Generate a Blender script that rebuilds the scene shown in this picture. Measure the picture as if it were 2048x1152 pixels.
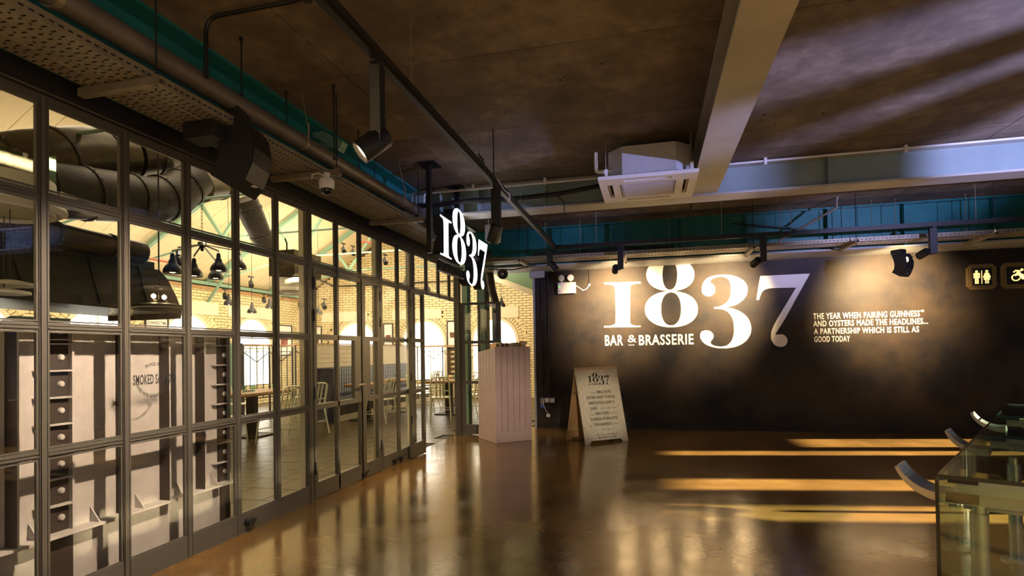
import bpy, math, random
from mathutils import Vector, Matrix
random.seed(7)
for o in list(bpy.data.objects): bpy.data.objects.remove(o, do_unlink=True)
scene = bpy.context.scene
col = scene.collection
PI = math.pi; R = math.radians
XG, YB, ZC = -3.06, 9.84, 3.43      # glass screen plane, back wall plane, ceiling height

# ---------------------------------------------------------------- camera
yaw, pitch, roll, FPX, CY = R(13.84), R(.92), R(.92), 1120., 686.
fw = Vector((-math.sin(yaw)*math.cos(pitch), math.cos(yaw)*math.cos(pitch), math.sin(pitch)))
rt = Vector((math.cos(yaw), math.sin(yaw), 0)); upv = rt.cross(fw)
r2 = rt*math.cos(roll) - upv*math.sin(roll); u2 = upv*math.cos(roll) + rt*math.sin(roll)
cd = bpy.data.cameras.new('camera'); cam = bpy.data.objects.new('camera', cd); col.objects.link(cam)
cam.matrix_world = Matrix(((r2.x, u2.x, -fw.x, 0), (r2.y, u2.y, -fw.y, 0), (r2.z, u2.z, -fw.z, 1.35), (0, 0, 0, 1)))
cd.sensor_width = 36; cd.lens = 36*FPX/2048; cd.shift_y = (CY-576)/2048; cd.clip_start = .05
scene.camera = cam
# ---------------------------------------------------------------- exposure, world, sun, daylight
scene.view_settings.view_transform = 'Standard'; scene.view_settings.look = 'None'
scene.view_settings.gamma = 1; scene.view_settings.use_curve_mapping = False
scene.view_settings.exposure = 0.0
w = bpy.data.worlds.new('world'); scene.world = w; w.use_nodes = True
wn = w.node_tree.nodes; bg = wn['Background']
bg.inputs['Color'].default_value = (.62, .76, 1, 1); bg.inputs['Strength'].default_value = .10

def light(name, kind, loc, direction, energy, color, **kw):
    d = bpy.data.lights.new(name, kind); d.energy = energy; d.color = color
    for k, v in kw.items(): setattr(d, k, v)
    o = bpy.data.objects.new(name, d); col.objects.link(o); o.location = loc
    o.rotation_euler = Vector(direction).to_track_quat('-Z', 'Y').to_euler()
    return o
light('sun', 'SUN', (9, 6, 5), (-1, -.15, -.33), 66, (1, .80, .50), angle=R(1.3))
light('sky_glint', 'SPOT', (4.3, 3.15, 2.2), (-.55, .75, .85), 1350, (.46, .47, 1), spot_size=R(100), spot_blend=.3, shadow_soft_size=.035)
light('unseen_fill_spot', 'SPOT', (.9, .9, 3.3), (-3.0, 7.35, -2.62), 1100, (1, .74, .62), spot_size=R(13), spot_blend=.8, shadow_soft_size=.05)  # added spot out of view, brightens the host stand
light('unseen_fill_spot', 'SPOT', (.9, .9, 3.3), (-1.62, 7.4, -2.75), 1200, (1, .84, .66), spot_size=R(9), spot_blend=.8, shadow_soft_size=.05)  # second added spot out of view, brightens the sandwich board
light('daylight_right', 'AREA', (5.9, 3.2, 1.9), (-1, 0, -.05), 16, (.62, .78, 1), shape='RECTANGLE', size=8, size_y=2.2)
light('daylight_behind', 'AREA', (1.5, -2.8, 2.6), (-.1, 1, -.12), 16, (.60, .72, 1), shape='RECTANGLE', size=6, size_y=2.2)
light('dining_room_warm', 'AREA', (-6.6, 10, 4.6), (0, 0, -1), 330, (1, .80, .56), shape='RECTANGLE', size=3.5, size_y=10)
light('dining_room_gable', 'AREA', (-6.4, 11.2, 3.3), (0, 1, .12), 210, (1, .78, .50), shape='RECTANGLE', size=6, size_y=1.2)
light('dining_room_roof', 'AREA', (-7.2, 9.5, 2.6), (-.2, 0, 1), 120, (1, .78, .54), shape='RECTANGLE', size=5, size_y=9)
light('dining_room_side', 'AREA', (-7.6, 10, 3.4), (-1, 0, -.1), 150, (1, .80, .50), shape='RECTANGLE', size=9, size_y=1)

# ---------------------------------------------------------------- materials
def mat(name, color, rough=.6, metal=0., noise=None, bump=0., scale=8., emit=None, spec=.5, color2=None, stretch=(1,1,1), detail=6.):
    m = bpy.data.materials.new(name); m.use_nodes = True; nt = m.node_tree; N = nt.nodes; L = nt.links
    b = N['Principled BSDF']
    b.inputs['Base Color'].default_value = (*color, 1); b.inputs['Roughness'].default_value = rough
    b.inputs['Metallic'].default_value = metal; b.inputs['Specular IOR Level'].default_value = spec
    if emit: b.inputs['Emission Color'].default_value = (*emit[0], 1); b.inputs['Emission Strength'].default_value = emit[1]
    if color2 or bump:
        tc = N.new('ShaderNodeTexCoord'); mp = N.new('ShaderNodeMapping'); mp.inputs['Scale'].default_value = stretch
        L.new(tc.outputs['Object'], mp.inputs['Vector'])
        nz = N.new('ShaderNodeTexNoise'); nz.inputs['Scale'].default_value = scale; nz.inputs['Detail'].default_value = detail
        nz.inputs['Roughness'].default_value = .62
        L.new(mp.outputs[0], nz.inputs['Vector'])
        if color2:
            cr = N.new('ShaderNodeValToRGB'); cr.color_ramp.elements[0].position = .34; cr.color_ramp.elements[1].position = .68
            cr.color_ramp.elements[0].color = (*color, 1); cr.color_ramp.elements[1].color = (*color2, 1)
            L.new(nz.outputs['Fac'], cr.inputs['Fac']); L.new(cr.outputs[0], b.inputs['Base Color'])
        if bump:
            bp = N.new('ShaderNodeBump'); bp.inputs['Strength'].default_value = bump; bp.inputs['Distance'].default_value = .01
            L.new(nz.outputs['Fac'], bp.inputs['Height']); L.new(bp.outputs[0], b.inputs['Normal'])
    return m
def glass_mat(name, tint, boost=1., base=.05):
    m = bpy.data.materials.new(name); m.use_nodes = True; nt = m.node_tree; N = nt.nodes; L = nt.links
    N.remove(N['Principled BSDF']); out = N['Material Output']
    t = N.new('ShaderNodeBsdfTransparent'); t.inputs[0].default_value = (*tint, 1)
    g = N.new('ShaderNodeBsdfGlossy'); g.inputs['Roughness'].default_value = .0
    lw = N.new('ShaderNodeLayerWeight'); lw.inputs['Blend'].default_value = .5
    pw = N.new('ShaderNodeMath'); pw.operation = 'POWER'; pw.inputs[1].default_value = 4.5
    mu = N.new('ShaderNodeMath'); mu.operation = 'MULTIPLY_ADD'; mu.inputs[1].default_value = .5*boost; mu.inputs[2].default_value = base; mu.use_clamp = True
    L.new(lw.outputs['Facing'], pw.inputs[0]); L.new(pw.outputs[0], mu.inputs[0])
    mx = N.new('ShaderNodeMixShader'); L.new(mu.outputs[0], mx.inputs[0]); L.new(t.outputs[0], mx.inputs[1]); L.new(g.outputs[0], mx.inputs[2])
    L.new(mx.outputs[0], out.inputs['Surface']); return m
M = dict(
 concrete=None,
 floor=None,
 frame=mat('frame_paint', (.080,.074,.060), .36, spec=.5),
 black=mat('black_metal', (.008,.008,.009), .42),
 blackm=mat('matt_black', (.006,.006,.007), .7),
 teal=mat('teal_paint', (.012,.13,.135), .35, color2=(.018,.19,.19), scale=3, bump=.05),
 pale=mat('pale_beam_paint', (.36,.35,.31), .42, color2=(.45,.44,.40), scale=2.2, bump=.12),
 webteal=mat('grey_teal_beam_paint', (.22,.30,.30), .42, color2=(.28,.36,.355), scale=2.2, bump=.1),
 flange=mat('grey_blue_flange', (.30,.32,.33), .5, color2=(.40,.41,.41), scale=4),
 galv=mat('galvanised_steel', (.24,.205,.15), .45, .5, color2=(.34,.30,.22), scale=9),
 pipe=mat('grey_pipe', (.12,.105,.092), .4, .25, color2=(.16,.142,.125), scale=5),
 wallblack=mat('blackboard_paint', (.015,.014,.018), .55, color2=(.052,.037,.026), scale=1.7, bump=.2, detail=8, spec=.22),
 white=mat('white_paint', (.82,.80,.76), .5),
 print=mat('black_print', (.01,.01,.01), .6),
 glass=glass_mat('clear_glass', (.97,.98,.96)),
 deskglass=glass_mat('green_glass', (.82,.93,.89), 1.1, .07),
 girder=mat('white_girder_paint', (.42,.38,.36), .55, color2=(.52,.48,.46), scale=6, bump=.1),
 stand=mat('greige_board_paint', (.44,.33,.28), .55, color2=(.50,.39,.33), scale=3),
 wood=mat('pale_birch', (.46,.40,.28), .5, color2=(.66,.60,.44), scale=6, stretch=(9,9,1.2), bump=.05),
 wood2=mat('warm_timber', (.30,.17,.07), .5, color2=(.45,.27,.12), scale=5, stretch=(2,8,2), bump=.1),
 brick=mat('cream_glazed_brick', (.62,.50,.27), .35, color2=(.80,.68,.40), scale=3.5),
 mortar=mat('dark_mortar', (.085,.052,.018), .85),
 stone=mat('cream_stone', (.74,.66,.48), .6, color2=(.80,.73,.56), scale=3),
 roof=mat('cream_boards', (.72,.58,.36), .6, color2=(.78,.65,.42), scale=3, stretch=(1,7,1)),
 green=mat('sage_green_steel', (.20,.34,.25), .45),
 duct=mat('bronze_duct', (.030,.022,.010), .30, .5, color2=(.085,.062,.028), scale=2.4, stretch=(1,1,3)),
 ductd=mat('dark_hood', (.022,.018,.012), .5, .3, color2=(.05,.04,.025), scale=3),
 ribdark=mat('rib_shade_and_strip_brown', (.035,.022,.016), .6),  # brown for painted shade on the ribs, and for the bolt strips
 mottle=mat('mottled_olive', (.03,.028,.012), .5, color2=(.12,.105,.05), scale=22),
 cream=mat('cream_metal', (.70,.66,.52), .5),
 tile=mat('dark_slate_tile', (.042,.030,.012), .32, color2=(.07,.048,.02), spec=.35, scale=4),
 grout=mat('grout', (.02,.017,.012), .7),
 chair=mat('pale_green_aluminium', (.66,.68,.50), .32, .15),
 navy=mat('navy_leather', (.012,.015,.03), .4),
 chev=mat('silver_fabric', (.55,.58,.60), .5),
 lampglow=mat('lamp_glow', (1,.8,.5), .5, emit=((1,.66,.30), 14)),
 bulbglow=mat('bulb_glow', (1,.8,.5), .5, emit=((1,.70,.34), 30)),
 signglow=mat('sign_face', (1,1,1), .5, emit=((1,.98,1), 3.2)),
 pictglow=mat('pictogram_glow', (1,.9,.6), .5, emit=((1,.66,.22), 1.6)),
 sky=mat('bright_pane', (1,1,1), .5, emit=((1,.97,.88), 5.5)),
 greenlit=mat('exit_green', (.1,.6,.15), .5, emit=((.12,.75,.12), 1.6)),
 brass=mat('aged_brass', (.20,.14,.055), .5, .35, color2=(.28,.20,.08), scale=9),
 plastic=mat('white_plastic', (.72,.72,.74), .4),
 acmetal=mat('grey_casing', (.40,.42,.46), .5, color2=(.46,.48,.52), scale=20, bump=.1),
 steel=mat('brushed_steel', (.52,.52,.50), .28, .85),
 chrome=mat('chrome', (.6,.56,.48), .2, .9),
 edge=mat('polished_glass_edge', (.01,.025,.025), .15),
 dark=mat('dark_gap', (.006,.006,.006), .8),
 red=mat('oxide_red', (.25,.05,.025), .5),
 bluep=mat('pale_blue_panel', (.30,.50,.52), .5),
 paper=mat('paper_edges', (.62,.50,.34), .7, color2=(.75,.66,.5), scale=30),
 leather=mat('brown_leather', (.12,.055,.022), .5),
 orange=mat('orange_card', (.75,.35,.06), .5),
 blueplug=mat('blue_plug', (.03,.09,.55), .35),
 lens=mat('smoked_dome', (.01,.01,.012), .08),
 grille=mat('filter_grille', (.42,.43,.50), .6),
)
# polished concrete floor: colour mottling, fine speckle, roughness variation
def floor_mat():
    m = mat('polished_concrete', (.085,.046,.014), .2, color2=(.22,.125,.038), scale=.9, detail=10, spec=.55)
    nt = m.node_tree; N = nt.nodes; L = nt.links; b = N['Principled BSDF']
    b.inputs['Specular Tint'].default_value = (1, .74, .36, 1); b.inputs['Specular IOR Level'].default_value = .75
    tc = N.new('ShaderNodeTexCoord'); n2 = N.new('ShaderNodeTexNoise'); n2.inputs['Scale'].default_value = 3.2; n2.inputs['Detail'].default_value = 10
    L.new(tc.outputs['Object'], n2.inputs['Vector'])
    mr = N.new('ShaderNodeMapRange'); mr.inputs['From Min'].default_value = .3; mr.inputs['From Max'].default_value = .7
    mr.inputs['To Min'].default_value = .11; mr.inputs['To Max'].default_value = .21
    L.new(n2.outputs['Fac'], mr.inputs['Value']); L.new(mr.outputs[0], b.inputs['Roughness'])
    vo = N.new('ShaderNodeTexNoise'); vo.inputs['Scale'].default_value = 26; vo.inputs['Detail'].default_value = 6
    L.new(tc.outputs['Object'], vo.inputs['Vector'])
    bp = N.new('ShaderNodeBump'); bp.inputs['Strength'].default_value = .06; bp.inputs['Distance'].default_value = .01
    L.new(vo.outputs['Fac'], bp.inputs['Height']); L.new(bp.outputs[0], b.inputs['Normal'])
    return m
M['floor'] = floor_mat()
def concrete_mat():      # stained shuttered concrete: broad clouds, fine mottling, each panel a slightly different tone
    m = mat('board_concrete', (.5,.5,.5), .8, bump=.3, scale=14, detail=10); nt = m.node_tree; N = nt.nodes; L = nt.links; b = N['Principled BSDF']
    tc = N.new('ShaderNodeTexCoord'); geo = N.new('ShaderNodeNewGeometry'); oi = N.new('ShaderNodeObjectInfo')
    def ns(sc, det, src): 
        n = N.new('ShaderNodeTexNoise'); n.inputs['Scale'].default_value = sc; n.inputs['Detail'].default_value = det; n.inputs['Roughness'].default_value = .7; L.new(src, n.inputs['Vector']); return n.outputs['Fac']
    def ma(op, a, b_): 
        n = N.new('ShaderNodeMath'); n.operation = op
        for i, q in enumerate((a, b_)):
            if isinstance(q, (int, float)): n.inputs[i].default_value = q
            else: L.new(q, n.inputs[i])
        return n.outputs[0]
    P_ = geo.outputs['Position']
    f = ma('ADD', ma('MULTIPLY', ns(1.1, 4, P_), .68), ma('MULTIPLY', ns(6, 12, P_), .32)); f = ma('ADD', f, ma('MULTIPLY', oi.outputs['Random'], .07))
    cr = N.new('ShaderNodeValToRGB'); e = cr.color_ramp.elements
    e[0].position = .36; e[0].color = (.062,.050,.036,1); e[1].position = .66; e[1].color = (.235,.19,.135,1)
    k = cr.color_ramp.elements.new(.52); k.color = (.125,.098,.066,1)
    L.new(f, cr.inputs['Fac']); L.new(cr.outputs[0], b.inputs['Base Color']); return m
M['concrete'] = concrete_mat()
M['tile'].node_tree.nodes['Principled BSDF'].inputs['Specular Tint'].default_value = (1, .78, .42, 1)

# ---------------------------------------------------------------- mesh helpers
org = {}
class MB:
    def __init__(s): s.v = []; s.f = []
    def add(s, vs, fs):
        n = len(s.v); s.v += [Vector(v) for v in vs]; s.f += [tuple(i+n for i in f) for f in fs]; return s
    def box(s, c, d, rz=0, rot=None):
        c = Vector(c); hx, hy, hz = d[0]/2, d[1]/2, d[2]/2
        m = rot or Matrix.Rotation(rz, 3, 'Z')
        vs = [c + m @ Vector((x*hx, y*hy, z*hz)) for z in (-1, 1) for x, y in ((-1,-1),(1,-1),(1,1),(-1,1))]
        return s.add(vs, [(3,2,1,0),(4,5,6,7),(0,1,5,4),(1,2,6,5),(2,3,7,6),(3,0,4,7)])
    def bb(s, x0, x1, y0, y1, z0, z1): return s.box(((x0+x1)/2, (y0+y1)/2, (z0+z1)/2), (abs(x1-x0), abs(y1-y0), abs(z1-z0)))
    def bar(s, p, q, w, h, up=(0,0,1)):
        p, q = Vector(p), Vector(q); d = (q-p); l = d.length; d.normalize(); u = Vector(up)
        if abs(d.dot(u)) > .97: u = Vector((1,0,0))
        x = d.cross(u).normalized(); z = x.cross(d)
        m = Matrix((x, d, z)).transposed()
        return s.box((p+q)/2, (w, l, h), rot=m)
    def tube(s, p, q, r, rb=None, n=12, cap=True):
        p, q = Vector(p), Vector(q); rb = r if rb is None else rb; d = (q-p).normalized()
        u = Vector((0,0,1)) if abs(d.z) < .95 else Vector((1,0,0)); x = d.cross(u).normalized(); y = d.cross(x)
        vs = []
        for c, rr in ((p, r), (q, rb)):
            for i in range(n):
                a = 2*PI*i/n; vs.append(c + (x*math.cos(a) + y*math.sin(a))*rr)
        fs = [(i, (i+1) % n, n+(i+1) % n, n+i) for i in range(n)]
        if cap: fs += [tuple(range(n-1, -1, -1)), tuple(range(n, 2*n))]
        return s.add(vs, fs)
    def path(s, pts, r, n=8, cap=True):
        pts = [Vector(p) for p in pts]; vs = []; prev = None; rs = r if isinstance(r, (list, tuple)) else [r]*len(pts)
        for i, p in enumerate(pts):
            d = (pts[min(i+1, len(pts)-1)] - pts[max(i-1, 0)]).normalized()
            if prev is None:
                u = Vector((0,0,1)) if abs(d.z) < .9 else Vector((1,0,0)); x = d.cross(u).normalized()
            else: x = (prev - d*prev.dot(d)).normalized()
            prev = x; y = d.cross(x)
            for k in range(n):
                a = 2*PI*k/n; vs.append(p + (x*math.cos(a) + y*math.sin(a))*rs[i])
        fs = [(i*n+k, i*n+(k+1) % n, (i+1)*n+(k+1) % n, (i+1)*n+k) for i in range(len(pts)-1) for k in range(n)]
        if cap: fs += [tuple(range(n-1, -1, -1)), tuple(range((len(pts)-1)*n, len(pts)*n))]
        return s.add(vs, fs)
    def prism(s, poly, o, u, v, n, depth):
        o, u, v, n = Vector(o), Vector(u), Vector(v), Vector(n); k = len(poly)
        a = [o + u*x + v*y for x, y in poly]; b = [p + n*depth for p in a]
        return s.add(a+b, [tuple(range(k-1, -1, -1)), tuple(range(k, 2*k))] + [(i, (i+1) % k, k+(i+1) % k, k+i) for i in range(k)])
    def lathe(s, prof, c, n=20, axis=(0,0,1)):
        c = Vector(c); z = Vector(axis).normalized(); u = Vector((1,0,0)) if abs(z.x) < .9 else Vector((0,1,0))
        x = z.cross(u).normalized(); y = z.cross(x); vs = []
        for r, h in prof:
            for i in range(n):
                a = 2*PI*i/n; vs.append(c + z*h + (x*math.cos(a) + y*math.sin(a))*max(r, 1e-4))
        m = len(prof)
        return s.add(vs, [(j*n+i, j*n+(i+1) % n, (j+1)*n+(i+1) % n, (j+1)*n+i) for j in range(m-1) for i in range(n)])
    def build(s, name, m, parent=None, smooth=False, bevel=0, **props):
        if parent is not None: o0 = org[parent]
        else:
            xs = [v.x for v in s.v]; ys = [v.y for v in s.v]; zs = [v.z for v in s.v]
            o0 = Vector(((min(xs)+max(xs))/2, (min(ys)+max(ys))/2, min(zs)))
        me = bpy.data.meshes.new(name); me.from_pydata([v-o0 for v in s.v], [], s.f)
        import bmesh
        bm = bmesh.new(); bm.from_mesh(me); bmesh.ops.recalc_face_normals(bm, faces=bm.faces); bm.to_mesh(me); bm.free()
        if smooth:
            me.polygons.foreach_set('use_smooth', [True]*len(me.polygons))
            me.update()
            try: me.set_sharp_from_angle(angle=R(38))
            except Exception: pass
        me.materials.append(M[m] if isinstance(m, str) else m)
        ob = bpy.data.objects.new(name, me); col.objects.link(ob)
        if parent is not None: ob.parent = parent
        else: ob.location = o0
        org[ob] = o0
        if bevel:
            b = ob.modifiers.new('bevel', 'BEVEL'); b.width = bevel; b.segments = 2; b.limit_method = 'ANGLE'
        for k, v in props.items(): ob[k] = v
        return ob
def thing(name, label, cat, loc, group=None, rz=0):
    o = bpy.data.objects.new(name, None); col.objects.link(o); o.location = loc; o.rotation_euler = (0,0,rz)
    o.empty_display_size = .1
    o['label'] = label; o['category'] = cat
    if group: o['group'] = group
    org[o] = Vector(loc) if not rz else Vector((0,0,0))
    return o
def structure(name, loc=(0,0,0)):
    o = bpy.data.objects.new(name, None); col.objects.link(o); o.location = loc; o['kind'] = 'structure'; org[o] = Vector(loc); return o
def tag(o, label, cat, group=None):
    o['label'] = label; o['category'] = cat
    if group: o['group'] = group
    return o
def copy_tree(o, parent=None):
    c = o.copy(); col.objects.link(c); c.parent = parent; org[c] = org.get(o, Vector())
    for ch in o.children: copy_tree(ch, c)
    return c
def dup(o, loc, rz, label, group=None):
    c = copy_tree(o); c.location = loc; c.rotation_euler = (0,0,rz); c['label'] = label
    if group: c['group'] = group
    return c
def share(src, name, loc, parent, rz=0):
    "another piece on the same mesh data; loc is its offset in the parent's frame"
    o = bpy.data.objects.new(name, src.data); col.objects.link(o); o.parent = parent; o.location = loc; o.rotation_euler = (0,0,rz); org[o] = org[parent]; return o
def piece(name, m, dims, parent, centre, var=None):
    "box piece with shared mesh for equal dims"
    key = (name, m, tuple(round(d, 4) for d in dims))
    if key not in pieces:
        b = MB().box((0,0,0), dims); me = bpy.data.meshes.new(name); me.from_pydata(b.v, [], b.f); me.materials.append(M[m]); pieces[key] = me
    o = bpy.data.objects.new(name, pieces[key]); col.objects.link(o); o.parent = parent; o.location = Vector(centre)-org[parent]; org[o] = org[parent]; return o
pieces = {}

# ---------------------------------------------------------------- lettering
def text_geo(s, bold=.0):
    c = bpy.data.curves.new('t', 'FONT'); c.body = s; c.size = 1; c.offset = bold*.55; c.space_character = 1.1; c.resolution_u = 3
    o = bpy.data.objects.new('t', c); col.objects.link(o); dg = bpy.context.evaluated_depsgraph_get()
    me = bpy.data.meshes.new_from_object(o.evaluated_get(dg)); vs = [(v.co.x, v.co.y) for v in me.vertices]; fs = [tuple(p.vertices) for p in me.polygons]
    bpy.data.objects.remove(o); bpy.data.curves.remove(c); bpy.data.meshes.remove(me)
    x0 = min(v[0] for v in vs); x1 = max(v[0] for v in vs); return [(x-x0, y) for x, y in vs], fs, x1-x0
def extrude2d(mb, vs, fs, o, u, v, n, d):
    o, u, v, n = Vector(o), Vector(u), Vector(v), Vector(n)
    a = [o+u*x+v*y for x, y in vs]; b = [p+n*d for p in a]; k = len(a); F = [tuple(reversed(f)) for f in fs] + [tuple(i+k for i in f) for f in fs]
    cnt = {}
    for f in fs:
        for i in range(len(f)):
            e = (f[i], f[(i+1) % len(f)]); cnt[e] = 1
    for (i, j) in list(cnt):
        if (j, i) not in cnt: F.append((i, j, j+k, i+k))
    mb.add(a+b, F)
def put_text(s, o, width, cap, u, v, n, m, parent, d=.002, bold=.03, name='lettering', **kw):
    vs, fs, wd = text_geo(s, bold); sx = width/wd; sy = cap/.73
    b = MB(); extrude2d(b, [(x*sx, y*sy) for x, y in vs], fs, o, u, v, n, d)
    return b.build(name, m, parent, **kw)
def fill2d(loops):
    c = bpy.data.curves.new('f', 'CURVE'); c.dimensions = '2D'; c.fill_mode = 'BOTH'
    for l in loops:
        sp = c.splines.new('POLY'); sp.points.add(len(l)-1); sp.use_cyclic_u = True
        for i, (x, y) in enumerate(l): sp.points[i].co = (x, y, 0, 1)
    o = bpy.data.objects.new('f', c); col.objects.link(o); dg = bpy.context.evaluated_depsgraph_get()
    me = bpy.data.meshes.new_from_object(o.evaluated_get(dg)); 
    import bmesh
    bm = bmesh.new(); bm.from_mesh(me); bmesh.ops.remove_doubles(bm, verts=bm.verts, dist=1e-5); bm.to_mesh(me); bm.free()
    vs = [(v.co.x, v.co.y) for v in me.vertices]; fs = [tuple(p.vertices) for p in me.polygons]
    bpy.data.objects.remove(o); bpy.data.curves.remove(c); bpy.data.meshes.remove(me)
    return vs, fs
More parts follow.
